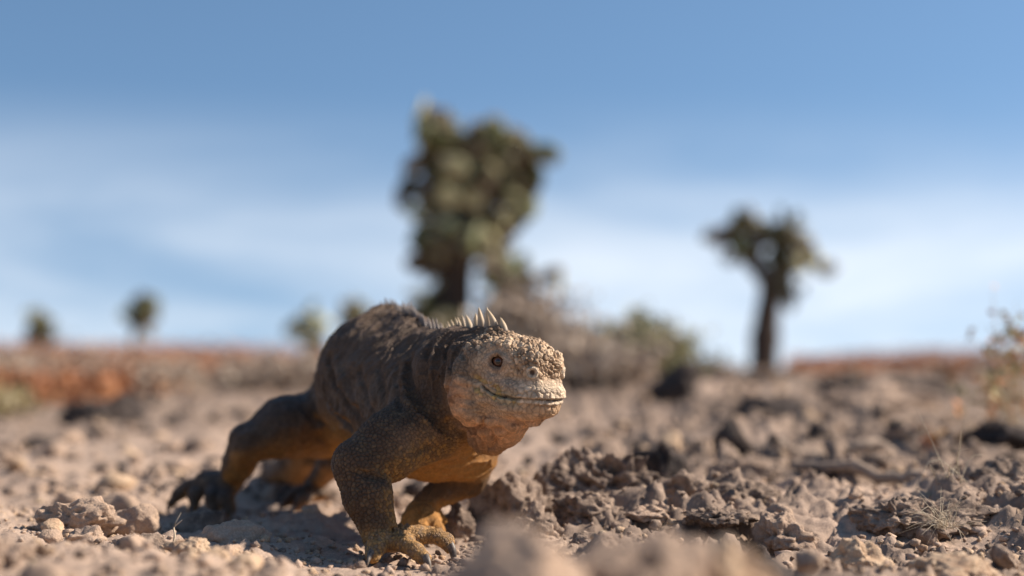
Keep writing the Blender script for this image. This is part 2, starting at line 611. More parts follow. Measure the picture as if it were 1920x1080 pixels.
def build_body():
    mm = 0.001
    # ---- trunk
    neck = W(866, 722, 1.280); chest = W(805, 772, 1.335); chest2 = W(770, 745, 1.385)
    mid = W(728, 716, 1.445); rear = W(692, 738, 1.515); hip = W(660, 768, 1.575)
    chain([H(-38, 0, -10), neck, chest], [30 * mm, 44 * mm, 58 * mm], 26 * mm)
    chain([chest, chest2, mid, rear, hip], [57 * mm, 63 * mm, 67 * mm, 54 * mm, 40 * mm], 26 * mm)
    # dorsal ridge: the back is roofed, not round
    up = np.array((0.016, 0.0, 1.0))
    chain([neck + up * 36 * mm, chest + up * 56 * mm, chest2 + up * 60 * mm, mid + up * 56 * mm, rear + up * 46 * mm, hip + up * 34 * mm], [10 * mm, 11 * mm, 12 * mm, 12 * mm, 11 * mm, 9 * mm], 24 * mm)
    # ---- tail
    t1 = W(600, 815, 1.66); t2 = W(560, 868, 1.76); t3 = W(515, 894, 1.88); t4 = W(485, 898, 2.0); t5 = W(462, 892, 2.14)
    chain([hip, t1, t2, t3, t4, t5], [44 * mm, 30 * mm, 21 * mm, 14 * mm, 9 * mm, 5 * mm], 18 * mm)
    # ---- right fore limb
    sh = W(800, 792, 1.268); ua = W(730, 838, 1.232); el = W(672, 872, 1.215); fo = W(689, 930, 1.207); wr = W(712, 1000, 1.203)
    chain([sh, ua, el], [35 * mm, 26 * mm, 21.5 * mm], 14 * mm)
    chain([el, fo, wr], [20 * mm, 19.5 * mm, 15.5 * mm], 7 * mm)
    ell(W(732, 1014, 1.202), (19 * mm, 17 * mm, 9 * mm), None, 7 * mm)
    def toe(pts, rad, k=5):
        chain([W(*p) for p in pts], [r * mm for r in rad], k * mm)
    toe([(712, 1016, 1.192), (704, 1028, 1.180), (699, 1040, 1.172)], [8.5, 7.6, 6.4], 3)
    toe([(734, 1014, 1.194), (762, 1022, 1.182), (782, 1034, 1.170), (796, 1047, 1.163)], [8, 6.6, 6.2, 6.0], 3)
    toe([(744, 1012, 1.208), (784, 1008, 1.212), (816, 1004, 1.212), (836, 1014, 1.208), (843, 1026, 1.205)], [8, 6.2, 6.4, 6.2, 5.4], 3)
    toe([(748, 1004, 1.222), (784, 1000, 1.236), (806, 1002, 1.243), (822, 1011, 1.247)], [8, 6.4, 6.4, 5.6], 3)
    toe([(728, 1008, 1.218), (742, 1008, 1.238), (752, 1012, 1.250)], [7.5, 6.5, 5.6], 3)
    # ---- left fore limb (far side)
    ls = W(880, 838, 1.345); le = W(874, 892, 1.372); lw = W(796, 944, 1.350)
    chain([ls, le], [30 * mm, 19 * mm], 16 * mm)
    chain([le, lw], [18.5 * mm, 11.5 * mm], 8 * mm)
    ell(W(789, 964, 1.342), (13 * mm, 12 * mm, 8 * mm), None, 6 * mm)
    toe([(782, 955, 1.34), (768, 972, 1.325), (764, 986, 1.318)], [7, 6.2, 5.5])
    toe([(788, 962, 1.338), (790, 985, 1.322), (792, 1000, 1.312)], [7.5, 6.5, 6])
    toe([(795, 962, 1.338), (812, 978, 1.325), (822, 994, 1.318)], [7.5, 6.3, 5.6])
    toe([(798, 958, 1.350), (815, 964, 1.362), (828, 976, 1.368)], [6.5, 5.6, 5.0])
    # ---- right hind limb
    hp = W(604, 796, 1.535); kn = W(466, 832, 1.490); an = W(432, 902, 1.545)
    chain([hp, W(530, 803, 1.505), kn], [37 * mm, 28 * mm, 19.5 * mm], 18 * mm)
    chain([kn, W(448, 870, 1.52), an], [19 * mm, 15.5 * mm, 11.5 * mm], 7 * mm)
    chain([an, W(392, 902, 1.55), W(352, 915, 1.555)], [12 * mm, 9.5 * mm, 7 * mm], 7 * mm)
    toe([(356, 914, 1.555), (335, 926, 1.555), (322, 944, 1.55)], [8, 6.5, 5])
    toe([(380, 905, 1.55), (366, 928, 1.54), (362, 950, 1.535)], [9, 6.8, 5.5])
    toe([(402, 905, 1.545), (396, 935, 1.525), (402, 958, 1.52)], [9, 7, 5.8])
    toe([(428, 912, 1.54), (424, 938, 1.52), (432, 960, 1.515)], [10, 7.5, 6])
    # ---- left hind limb, mostly behind
    chain([W(655, 815, 1.60), W(628, 862, 1.60), W(592, 905, 1.655)], [27 * mm, 16 * mm, 10 * mm], 12 * mm)
    ell(W(578, 925, 1.645), (24 * mm, 16 * mm, 9 * mm), None, 8 * mm)
    toe([(572, 924, 1.64), (548, 932, 1.62), (532, 944, 1.61)], [8, 6.5, 5.5])
    toe([(580, 926, 1.635), (566, 940, 1.605), (556, 950, 1.60)], [8, 6.5, 5.5])
    # ---- head
    hell(-14, 0, 0, 40, 31, 22, 14)
    rbox(H(13, 0, -8), np.array((26, 19.5, 19)) * mm, 11 * mm, HM, 12 * mm)
    hell(16, 0, 4, 22, 15, 10.5, 10)                       # bridge of the snout
    hell(31, 9.5, -4, 7.5, 9.5, 12, 7)                         # blunt nose corners
    hell(-3, 18, 11.5, 17, 9, 7.5, 6)                     # brow
    hell(2, 22, -3, 14, 8, 12, 8)                       # swelling about the eye
    hell(-24, 26, -6, 18, 12, 14, 10)                   # temple
    # upper lip
    hchain([(38, 0, -24.5), (36, 10, -24.5), (29.5, 17.0, -24), (17, 23, -21.5), (0, 28, -16), (-16, 31, -9)], [7.4, 7.2, 6.2, 4.8, 4.2, 3.5], 6)
    # lower jaw
    hell(8, 0, -36, 36, 22, 13, 8)
    hchain([(34, 0, -37.5), (31, 10, -37.5), (23.5, 16.8, -37), (12, 23.5, -34), (-8, 28.5, -28), (-24, 32, -20)], [5.8, 6.0, 6.2, 6.8, 7.4, 8], 6)
    # jowl and throat
    hell(-36, 34, -24, 16, 12, 25, 5)
    hell(-30, 32, -40, 17, 10, 14, 6)
    hell(-22, 0, -44, 38, 24, 20, 14)
    hell(-30, 0, -58, 30, 11, 24, 16)                   # dewlap
    hell(-38, 5, -66, 14, 7, 14, 9)
    # crest ridge of the nape
    rid = [H(-16, 0, 19), H(-32, 0, 21.5), H(-56, 0, 23)]
    chain(rid, [4 * mm, 6.0 * mm, 6.0 * mm], 7 * mm)

ED = (0.56, 0.828)                # direction of the eye in the head plane
DC = (-4.0, 16.5, 0.0)            # centre of the dome it sits in (mm)

def head_detail():
    mm = 0.001
    # eye socket, lids
    for s in (1, -1):
        # the eye looks out and somewhat ahead: dome, lids, opening
        E = HF * ED[0] + HR * (ED[1] * s)
        T = HF * ED[1] - HR * (ED[0] * s)
        D0 = H(DC[0], DC[1] * s, DC[2])
        ell(D0, np.array((12.0, 12.0, 11.0)) * mm, None, 7 * mm)
        ell(D0 + E * 0.0125, np.array((7.6, 7.6, 6.0)) * mm, None, 1.2 * mm, -1)
        for rho, dep, hh, r0, kk in ((7.4, 11.2, 0.76, 1.4, 0.9), (9.3, 9.6, 0.82, 1.5, 1.0), (11.6, 6.6, 0.92, 1.3, 1.6)):
            ring = [D0 + (E * dep + T * (rho * math.cos(a)) + HU * (rho * hh * math.sin(a) - 0.10 * rho * math.cos(a))) * mm for a in np.linspace(0, 2 * math.pi, 19)]
            chain(ring, [r0 * mm] * 19, kk * mm)
    # lip scales, big pale ones on the nose tip
    for (f, r, u, q) in ((41, 6.5, -22.5, 5.0), (36, 14, -22.5, 5.0), (28.5, 19.5, -21, 3.4), (32, 18.6, -15.8, 2.8), (38.5, 11.5, -15.5, 2.6),
                         (37.5, 6, -36.5, 3.4), (33.5, 12.3, -36.5, 3.4)):
        hell(f, r, u, q, q * 0.8, q * 0.85, 1.6)

def mouth():
    mm = 0.001
    # mouth slit, followed on the face and mirrored
    lip = np.array([(904, 721), (911, 729), (922, 736), (936, 741), (952, 745), (970, 748), (990, 750), (1010, 751), (1028, 752), (1042, 752)], float)
    uu = np.linspace(0, len(lip) - 1, 28)
    ps = trace_all(np.stack([np.interp(uu, np.arange(len(lip)), lip[:, i]) for i in (0, 1)], 1))
    ps = [p for p in ps if not np.isnan(p[0])]
    loc = [((p - HO) @ HM.T) * 1000 for p in ps]
    loc.append(np.array((loc[-1][0] + 2.5, 0.0, loc[-1][2])))
    MOUTH.extend(loc)

MOUTH = []
NOSE = []
def nostrils():
    """where the nostril sits on the side of the muzzle (its rim and hole are raised from the skin later)"""
    p = trace_all([(998, 699)])[0]
    q = (p - HO) @ HM.T * 1000
    NOSE.append(q)

def px_grooves(items):
    """items: (pixels, radius mm, blend mm, sign, sink)"""
    allp = trace_all([p for it in items for p in it[0]])
    at = 0
    for pix, r, k, sign, sink in items:
        ps = allp[at:at + len(pix)]
        at += len(pix)
        runs, cur = [], []
        for p in ps:
            if np.isnan(p[0]) or (cur and np.linalg.norm(p - cur[-1]) > 0.045):
                runs.append(cur); cur = []
                if np.isnan(p[0]):
                    continue
            cur.append(p)
        runs.append(cur)
        for run in runs:
            n = len(run)
            if n < 2:
                continue
            shift = np.array((0, 1, 0)) * (r * sink * (1 if sign > 0 else -1)) * 0.001
            rad = [r * 0.001 * (0.4 + 0.6 * math.sin(math.pi * (i + 0.6) / (n + 0.2))) for i in range(n)]
            chain([p + shift for p in run], rad, k * 0.001, sign)

def folds():
    # loose skin: grooves first, swollen folds beside them
    G = [
        ([(768, 668), (764, 700), (772, 735), (795, 768), (826, 798), (848, 818)], 6.2, 3),
        ([(806, 640), (796, 690), (800, 740), (818, 775)], 3.4, 5),
        ([(826, 640), (817, 690), (818, 740), (830, 776)], 3.0, 4),
        ([(842, 640), (834, 690), (832, 735), (838, 772)], 3.0, 3),
        ([(868, 640), (852, 672), (843, 705), (838, 745), (842, 790), (862, 812)], 3.6, 3),
        ([(612, 668), (626, 712), (648, 752), (676, 786), (706, 806)], 6.5, 4),
        ([(604, 712), (612, 746), (628, 776), (655, 800)], 5.5, 4),
        ([(672, 690), (684, 735), (698, 768), (716, 790)], 4.4, 3.5),
        ([(712, 690), (716, 730), (722, 752), (738, 776)], 4.2, 3.5),
        ([(744, 680), (742, 716), (744, 744), (752, 768)], 4.0, 3.5),
        ([(572, 766), (592, 790), (622, 806), (660, 818)], 3.4, 6),
        ([(600, 820), (616, 836), (640, 842)], 2.5, 5),
        ([(672, 884), (690, 890), (716, 898)], 3.4, 3),
        ([(676, 1014), (700, 1004), (728, 996), (756, 990)], 1.6, 2.5),
        ([(682, 1020), (706, 1011), (732, 1004), (758, 998)], 1.4, 2.0),
        ([(785, 850), (800, 838), (822, 842)], 2.0, 4),
        ([(852, 792), (880, 803), (905, 798), (938, 803)], 4.6, 3),
        ([(868, 812), (880, 832), (894, 848)], 4.2, 3),
        ([(896, 812), (908, 834), (910, 850)], 4.0, 3),
        ([(922, 806), (930, 818), (924, 840)], 2.8, 3),
        ([(930, 782), (960, 790), (985, 793), (1008, 786)], 2.2, 2.5),
        ([(880, 772), (910, 782), (945, 776), (980, 778)], 1.8, 2.5),
    ]
    R = [
        ([(866, 806), (884, 826), (900, 846), (914, 854)], 4.0, 3),
        ([(888, 800), (902, 822), (914, 842)], 3.6, 3),
        ([(912, 800), (926, 818), (928, 840)], 3.6, 3),
        ([(850, 796), (878, 810), (906, 806), (945, 808)], 3.4, 3),
        ([(900, 786), (930, 792), (965, 796), (1000, 794)], 3.0, 3),
        ([(762, 680), (758, 712), (768, 748), (790, 780), (822, 806)], 3.2, 7),
        ([(815, 650), (807, 700), (809, 745)], 2.2, 6),
        ([(834, 650), (826, 700), (826, 745)], 2.2, 6),
        ([(850, 660), (843, 690), (836, 730)], 1.8, 5),
        ([(848, 700), (843, 745), (847, 786), (868, 806)], 2.6, 6),
        ([(632, 680), (645, 718), (666, 756), (694, 784)], 3.4, 9),
        ([(606, 716), (620, 752), (642, 782)], 3.0, 8),
    ]
    G += [
        ([(856, 700), (878, 706), (900, 711)], 2.0, 2.0),
        ([(854, 722), (876, 727), (898, 728)], 2.0, 2.0),
        ([(856, 744), (880, 750), (906, 747)], 2.0, 2.0),
        ([(862, 764), (886, 768), (912, 762)], 1.6, 2.0),
        ([(904, 672), (912, 660), (930, 653), (948, 660), (956, 674)], 1.9, 2.0),
        ([(908, 690), (922, 699), (940, 698), (954, 688)], 1.6, 2.0),
        ([(962, 672), (972, 690), (974, 708)], 1.4, 2.0),
        ([(862, 650), (872, 675), (876, 700)], 1.8, 2.5),
    ]
    # cuff of larger scales round the wrist
    cuff = [(686 + 8.0 * i, 1013 - 3.1 * i) for i in range(9)]
    for i, p in enumerate(trace_all(cuff)):
        if not np.isnan(p[0]):
            ell(p, (2.9 * 0.001, 2.6 * 0.001, 2.3 * 0.001), None, 0.9 * 0.001)
    px_grooves([(p, r, k, 1, 0.5) for p, r, k in R] + [(p, r, k, -1, 0.2) for p, r, k in G])

def surface_nets(lo, hi, h):
    n = np.ceil((hi - lo) / h).astype(int) + 1
    ax = [lo[i] + h * np.arange(n[i]) for i in range(3)]
    D = np.empty(n)
    # slabs along y keep memory low
    for j0 in range(0, n[1], 40):
        j1 = min(n[1], j0 + 40)
        g = np.stack(np.meshgrid(ax[0], ax[1][j0:j1], ax[2], indexing='ij'), -1)
        D[:, j0:j1, :] = sdf(g.reshape(-1, 3)).reshape(g.shape[:3])
    ins = D < 0
    c = np.zeros(np.array(D.shape) - 1, int)
    for dx in (0, 1):
        for dy in (0, 1):
            for dz in (0, 1):
                c += ins[dx:n[0] - 1 + dx, dy:n[1] - 1 + dy, dz:n[2] - 1 + dz]
    act = (c > 0) & (c < 8)
    I = np.argwhere(act)
    vid = np.full(act.shape, -1, int)
    vid[act] = np.arange(len(I))
    acc = np.zeros((len(I), 3)); cnt = np.zeros(len(I))
    corners = [(a, b, d) for a in (0, 1) for b in (0, 1) for d in (0, 1)]
    for ca in corners:
        for axn in range(3):
            if ca[axn]:
                continue
            cb = list(ca); cb[axn] = 1
            da = D[I[:, 0] + ca[0], I[:, 1] + ca[1], I[:, 2] + ca[2]]
            db = D[I[:, 0] + cb[0], I[:, 1] + cb[1], I[:, 2] + cb[2]]
            cr = (da < 0) != (db < 0)
            t = np.where(cr, da / np.where(cr, da - db, 1), 0)
            pt = np.tile(np.array(ca, float), (len(I), 1))
            pt[:, axn] += t
            acc[cr] += pt[cr]; cnt[cr] += 1
    V = lo + h * (I + acc / cnt[:, None])
    Q = []
    for axn in range(3):
        u, v = (axn + 1) % 3, (axn + 2) % 3
        s0 = [slice(None)] * 3; s1 = [slice(None)] * 3
        s0[axn] = slice(0, -1); s1[axn] = slice(1, None)
        A, B = ins[tuple(s0)], ins[tuple(s1)]
        E = np.argwhere(A != B)
        E = E[(E[:, u] > 0) & (E[:, v] > 0) & (E[:, u] < n[u] - 1) & (E[:, v] < n[v] - 1)]
        flip = A[tuple(E.T)]
        def cell(du, dv):
            e = E.copy(); e[:, u] -= du; e[:, v] -= dv
            return vid[tuple(e.T)]
        q = np.stack([cell(1, 1), cell(0, 1), cell(0, 0), cell(1, 0)], 1)
        q[~flip] = q[~flip][:, ::-1]
        Q.append(q)
    return V, np.concatenate(Q)

def subdivide(V, F):
    E = np.stack([F, np.roll(F, -1, 1)], -1).reshape(-1, 2)
    Es = np.sort(E, 1)
    key = Es[:, 0].astype(np.int64) * len(V) + Es[:, 1]
    uk, inv = np.unique(key, return_inverse=True)
    a, b = uk // len(V), uk % len(V)
    mid = (V[a] + V[b]) * 0.5
    n0, n1 = len(V), len(uk)
    ctr = V[F].mean(1)
    ev = n0 + inv.reshape(-1, 4)
    cv = n0 + n1 + np.arange(len(F))
    q = np.stack([np.stack([F[:, i], ev[:, i], cv, ev[:, (i + 3) % 4]], 1) for i in range(4)], 1).reshape(-1, 4)
    return np.concatenate([V, mid, ctr]), q, np.stack([a, b], 1), n0

def project(V, it=1):
    for _ in range(it):
        g, d = grad(V)
        V = V - g * np.clip(d, -0.003, 0.003)[:, None]
    return V

build_body()
head_detail()
nostrils()
folds()
mouth()
V, F = surface_nets(np.array((-0.42, 1.12, -0.02)), np.array((0.075, 2.18, 0.26)), 0.004)
V = project(V, 1)
V, F, _, _ = subdivide(V, F)
V = project(V, 1)
TJS = []
def refine(V, F, fine):
    """subdivide the chosen faces; midpoints on the seam are remembered and pinned later"""
    nb = len(V)
    V2, q2, ends, n0 = subdivide(V, F[fine])
    coarse = F[~fine]
    ce = np.sort(np.stack([coarse, np.roll(coarse, -1, 1)], -1).reshape(-1, 2), 1)
    ck = ce[:, 0].astype(np.int64) * 10000000 + ce[:, 1]
    tj = np.isin(ends[:, 0].astype(np.int64) * 10000000 + ends[:, 1], ck)
    TJS.append((nb + np.nonzero(tj)[0], ends[tj]))
    return V2, np.concatenate([coarse, q2])
fc = V[F].mean(1)
V, F = refine(V, F, fc[:, 1] < 1.45)
V = project(V, 1)
fc = V[F].mean(1)
hl = (fc - HO) @ HM.T * 1000
V, F = refine(V, F, ((hl[:, 0] > -60) & (np.abs(hl[:, 1]) < 60) & (hl[:, 2] > -85) & (fc[:, 1] < 1.275)) | (fc[:, 1] < 1.262))
V = project(V, 1)
def vert_normals(V, F):
    fn = np.cross(V[F[:, 2]] - V[F[:, 0]], V[F[:, 3]] - V[F[:, 1]])
    n = np.stack([sum(np.bincount(F[:, c], fn[:, k], len(V)) for c in range(4)) for k in range(3)], 1)
    return n / (np.linalg.norm(n, axis=1, keepdims=True) + 1e-15)
N = vert_normals(V, F)
print('iguana verts', len(V), 'faces', len(F))
# ------------------------------------------------------------------ scales and colours of the skin
hl = (V - HO) @ HM.T * 1000          # head coordinates in mm
hf, hr, hu = hl[:, 0], np.abs(hl[:, 1]), hl[:, 2]
x, y, z = V.T
head = sstep(-62, -34, hf) * sstep(-95, -60, hu) * (y < 1.30)
crown = head * sstep(6, 15, hu - 0.10 * hf + 0.0 * hr)
crown = np.maximum(crown, head * sstep(12, 24, hf) * sstep(-14, -4, hu))
lips = head * (1 - sstep(5, 9, np.abs(hu + 29 - 0.30 * np.clip(20 - hf, 0, 60)))) * sstep(-22, -10, hf)
throat = head * sstep(-38, -50, hu + 0.25 * np.clip(20 - hf, 0, 60) * 0.5)
jowl = head * sstep(-14, -26, hf) * sstep(-12, -24, hu)
throat = np.maximum(throat, jowl)
ev = np.stack([hf - DC[0], hr - DC[1], hu - DC[2]], 1)
e_al = ev[:, 0] * ED[0] + ev[:, 1] * ED[1]
eyed = np.sqrt(np.maximum((ev ** 2).sum(1) - e_al ** 2, 0)) + 30 * (e_al < 0)
nosed = np.sqrt((hf - NOSE[0][0]) ** 2 + (hr - NOSE[0][1]) ** 2 + (hu - NOSE[0][2]) ** 2)
eyez = head * (1 - sstep(12, 15, eyed))

def seg_mask(pts, rad, soft=0.012):
    """1 near a polyline"""
    m = np.full(len(V), 9.0)
    for a, b in zip(pts[:-1], pts[1:]):
        ab = b - a
        t = np.clip(((V - a) @ ab) / (ab @ ab), 0, 1)
        m = np.minimum(m, np.linalg.norm(V - a - t[:, None] * ab, axis=1))
    return 1 - sstep(rad, rad + soft, m)

arm = seg_mask([W(790, 806, 1.255), W(672, 872, 1.215), W(684, 930, 1.207), W(712, 1000, 1.203)], 0.030)
foot = (1 - sstep(0.020, 0.036, z)) * (y < 1.28)
lfoot = (1 - sstep(0.024, 0.046, z)) * (y > 1.28) * (y < 1.40) * (x > -0.16)
larm = seg_mask([W(880, 838, 1.345), W(874, 892, 1.372), W(800, 940, 1.350)], 0.021, 0.006)
hleg = seg_mask([W(560, 800, 1.515), W(466, 832, 1.49), W(432, 902, 1.545), W(352, 915, 1.555)], 0.036)

rad = np.full(len(V), 2.3)
rad += (3.0 - rad) * arm
rad += (2.5 - rad) * np.maximum(foot, hleg)
rad += (3.1 - rad) * head
rad += head * np.clip(1.3 * vnoise(V * 60, 57), -0.9, 1.4)
rad += (2.0 - rad) * throat
rad += (4.2 - rad) * lips
rad += (4.6 - rad) * crown
rad += crown * np.clip(2.6 * vnoise(V * 75, 58), -1.7, 2.4)
rad += (1.7 - rad) * eyez
rad *= 0.001
amp = np.full(len(V), 0.45)
amp += (1.25 - amp) * arm
amp += (0.55 - amp) * np.maximum(foot, hleg * 0.7)
amp += (0.85 - amp) * head
amp += (0.3 - amp) * throat
amp += (1.3 - amp) * lips
amp += (2.2 - amp) * crown
amp += (0.30 - amp) * eyez
amp *= 0.001

rng = np.random.default_rng(5)
order = rng.permutation(len(V))[:int(len(V) * 0.45)]
cell = 0.0024
grid = {}
sites = []
Vl, rl = V.tolist(), rad.tolist()
for i in order.tolist():
    p = Vl[i]; r = rl[i]
    k = int(r / cell) + 1 if r > cell else 1
    a, b, c = int(p[0] // cell), int(p[1] // cell), int(p[2] // cell)
    ok = True
    r2 = r * r
    for da in range(-k, k + 1):
        for db in range(-k, k + 1):
            for dc in range(-k, k + 1):
                lst = grid.get((a + da, b + db, c + dc))
                if lst:
                    for s in lst:
                        q = Vl[s]
                        if (p[0] - q[0]) ** 2 + (p[1] - q[1]) ** 2 + (p[2] - q[2]) ** 2 < r2:
                            ok = False
                            break
                if not ok: break
            if not ok: break
        if not ok: break
    if ok:
        grid.setdefault((a, b, c), []).append(i)
        sites.append(i)
kd = KDTree(len(sites))
for j, s in enumerate(sites):
    kd.insert(Vl[s], j)
kd.balance()
f1 = np.empty(len(V)); f2 = np.empty(len(V)); sid = np.empty(len(V), int)
Vq = V + 0.0019 * np.stack([vnoise(V * 240, 61 + i) for i in range(3)], 1) * (0.3 + 0.7 * head)[:, None]
for i, p in enumerate(Vq.tolist()):
    r = kd.find_n(p, 2)
    f1[i] = r[0][2]; f2[i] = r[1][2]; sid[i] = r[0][1]
print('scales', len(sites))
srnd = rng.random(len(sites))[sid]
srnd2 = rng.random(len(sites))[sid]
b = np.clip((f2 - f1) / (rad * 0.75), 0, 1)
prof = 1 - (1 - b) ** 2
dome = np.clip(1 - (f1 / (rad * 0.75)) ** 2, 0, 1)
disp = amp * (0.65 * prof + 0.30 * dome * np.maximum(np.maximum(crown, lips), 0.8 * arm) - 0.4) * (0.7 + 0.6 * srnd)
# loose skin: fine wrinkles running down the flank and round the neck
P = V * 1.0
body = np.clip(1 - arm - foot - head, 0, 1)
ax_t = np.array((-0.40, 0.90, -0.05))                       # along the trunk
along = V @ ax_t
wv = np.stack([along * 150 + 0.9 * vnoise(P * 40, 71), z * 34, (x * 0.9 + y * 0.4) * 34], 1)
wr1 = 1 - np.abs(vnoise(wv, 41))
wv2 = np.stack([along * 320 + 1.2 * vnoise(P * 70, 72), z * 80, (x * 0.9 + y * 0.4) * 80], 1)
wr2 = 1 - np.abs(vnoise(wv2, 42))
disp += body * (0.0022 * (wr1 ** 3 - 0.4) + 0.0013 * (wr2 ** 2 - 0.5))
n_w1 = vnoise(V * 35, 46)
disp += (throat * head) * 0.0011 * (1 - 2 * np.abs(vnoise(np.stack([hf * .07, hl[:, 1] * .07, hu * .11], 1), 44)))
disp += crown * (0.0009 * vnoise(P * 420, 49) + 0.0006 * vnoise(P * 800, 50))
disp += 0.0012 * vnoise(P * 60, 45) * (1 - eyez) * (1 - 0.6 * lips)
# distance to the mouth line: no scales grow across it
mdist = np.full(len(V), 9.0)
hm = np.stack([hl[:, 0], hr, hl[:, 2]], 1)
for qa, qb in zip(MOUTH[:-1], MOUTH[1:]):
    ab = qb - qa
    tt = np.clip(((hm - qa) @ ab) / (ab @ ab), 0, 1)
    mdist = np.minimum(mdist, np.linalg.norm(hm - qa - tt[:, None] * ab, axis=1))
disp *= 0.10 + 0.90 * sstep(0.8, 3.0, mdist)
mdist = mdist + 0.45 * vnoise(V * 330, 48) * head
tap = 0.35 + 0.65 * sstep(-16, -4, hf)
disp -= head * tap * 0.0032 * np.exp(-(np.maximum(mdist, 0) / 0.78) ** 2)
disp += head * 0.0009 * np.exp(-((mdist - 2.6) / 1.1) ** 2)
# nostril: smooth rim round a hole
disp *= 1 - 0.9 * head * (1 - sstep(5.5, 7.0, nosed))
disp += head * (0.0017 * np.exp(-((nosed - 3.9) / 1.25) ** 2) - 0.0034 * np.exp(-(nosed / 1.7) ** 2))
# hanging folds of the throat
tf = np.stack([hf * .075 + 0.5 * n_w1, hl[:, 1] * .05, hu * .035], 1)
disp += head * throat * sstep(-40, -52, hu) * 0.0042 * (0.55 - np.abs(vnoise(tf, 47)) * 1.6)
disp *= 1 - 0.8 * head * (1 - sstep(7.5, 9.5, eyed))
Vd = V + N * disp[:, None]
for tv, te in TJS:
    Vd[tv] = (Vd[te[:, 0]] + Vd[te[:, 1]]) * 0.5

# --- skin colour, linear reflectance
def C(r, g, b_): return np.array((r, g, b_))
def blend(a, m, c): return a + (c - a) * np.clip(m, 0, 1)[:, None]
n_lo = fbm(P * 16, 4, 51); n_mid = fbm(P * 55, 4, 52); n_hi = vnoise(P * 260, 53)
col = np.tile(C(0.098, 0.065, 0.043), (len(V), 1))
col = blend(col, sstep(-0.1, 0.5, n_mid) * 0.5, C(0.138, 0.092, 0.06))
col = blend(col, sstep(0.15, 0.5, n_lo) * 0.5, C(0.066, 0.046, 0.034))
# dust caught on the back
col = blend(col, sstep(0.35, 0.6, n_mid) * 0.3 * body, C(0.22, 0.17, 0.13))
col = blend(col, body * sstep(0.6, 0.95, wr1) * sstep(-0.3, 0.4, n_lo) * 0.45, C(0.165, 0.12, 0.088))
col = blend(col, body * sstep(0.30, 0.42, fbm(P * 28, 4, 54)) * 0.22, C(0.24, 0.185, 0.14))
# belly and armpits orange
belly = sstep(-0.15, -0.75, N[:, 2]) * (1 - head)
low = 1 - sstep(0.055, 0.10, z)
col = blend(col, belly * (0.55 + 0.4 * low) * (1 - 0.6 * sstep(1.5, 1.6, y)) * sstep(0.15, 0.10, z), C(0.58, 0.275, 0.05))
col = blend(col, sstep(0.105, 0.075, z) * (1 - arm) * (1 - hleg) * body * 0.6 * (y < 1.50), C(0.42, 0.20, 0.055))
inner = arm * sstep(0.1, 0.7, N[:, 0] * 0.75 - N[:, 2] * 0.55)
col = blend(col, arm * 0.8, C(0.080, 0.050, 0.030))
col = blend(col, arm * (srnd2 > 0.72) * 0.3, C(0.20, 0.135, 0.07))
col = blend(col, inner * (0.22 + 0.45 * (srnd > 0.55)), C(0.40, 0.215, 0.055))
col = blend(col, hleg * sstep(0.1, -0.5, N[:, 2] - 0.35 * N[:, 0]) * 0.65, C(0.27, 0.13, 0.04))
col = blend(col, hleg * sstep(0.35, 0.8, N[:, 2]) * 0.7, C(0.085, 0.07, 0.066))
col = blend(col, foot * (0.6 + 0.35 * srnd), C(0.43, 0.235, 0.08))
col = blend(col, foot * (srnd2 > 0.7) * 0.6, C(0.16, 0.115, 0.08))
col = blend(col, larm * (1 - lfoot) * 0.85, C(0.09, 0.052, 0.026))
col = blend(col, lfoot * 0.85, C(0.44, 0.22, 0.055))
col = blend(col, (1 - sstep(0.02, 0.06, z)) * hleg * sstep(-0.30, -0.285, x) * 0.8, C(0.36, 0.19, 0.05))
# head
hc = np.tile(C(0.52, 0.365, 0.24), (len(V), 1))
hc = blend(hc, sstep(-6, -26, hf) * (1 - throat) * 0.85, C(0.20, 0.138, 0.092))
hc = blend(hc, (srnd > 0.72) * crown * 0.7, C(0.21, 0.14, 0.09))
hc = blend(hc, (srnd2 > 0.7) * crown * 0.6, C(0.60, 0.47, 0.34))
hc = blend(hc, sstep(0.0, 0.5, n_mid) * 0.7, C(0.25, 0.158, 0.095))
hc = blend(hc, sstep(-8, -16, hu) * sstep(-20, 5, hf) * (1 - throat) * 0.5, C(0.36, 0.285, 0.225))
hc = blend(hc, lips * 0.8 * sstep(-5, 12, -hu - 20) * (hf < 30), C(0.40, 0.32, 0.20))
hc = blend(hc, lips * (srnd > 0.7) * (hf < 34) * 0.7, C(0.45, 0.30, 0.09))
hc = blend(hc, sstep(18, 36, hf) * sstep(-10, -20, hu) * sstep(-33, -31, hu) * 0.85, C(0.60, 0.48, 0.36))
hc = blend(hc, sstep(20, 36, hf) * sstep(-32, -34, hu) * 0.8, C(0.52, 0.33, 0.19))
hc = blend(hc, throat * 0.95, C(0.60, 0.34, 0.185))
hc = blend(hc, throat * sstep(0.1, 0.45, n_lo + 0.3 * n_mid) * 0.7, C(0.30, 0.165, 0.10))
speck = sstep(0.30, 0.55, fbm(V * 210, 3, 59) + 0.5 * n_mid)
hc = blend(hc, throat * speck * 0.75, C(0.17, 0.09, 0.055))
hc = blend(hc, throat * sstep(-52, -72, hu) * 0.6, C(0.58, 0.27, 0.10))
lid = head * (1 - sstep(7.0, 9.0, eyed))
hc = blend(hc, eyez * 0.6, C(0.46, 0.33, 0.235))
hc = blend(hc, lid * 0.6, C(0.24, 0.155, 0.105))
ring = head * (1 - sstep(4.6, 6.0, nosed))
hc = blend(hc, ring * 0.8, C(0.58, 0.48, 0.37))
nose_in = head * (1 - sstep(1.8, 2.6, nosed))
hc = blend(hc, nose_in * 0.8, C(0.12, 0.06, 0.045))
hc *= (0.82 + 0.36 * srnd2)[:, None]
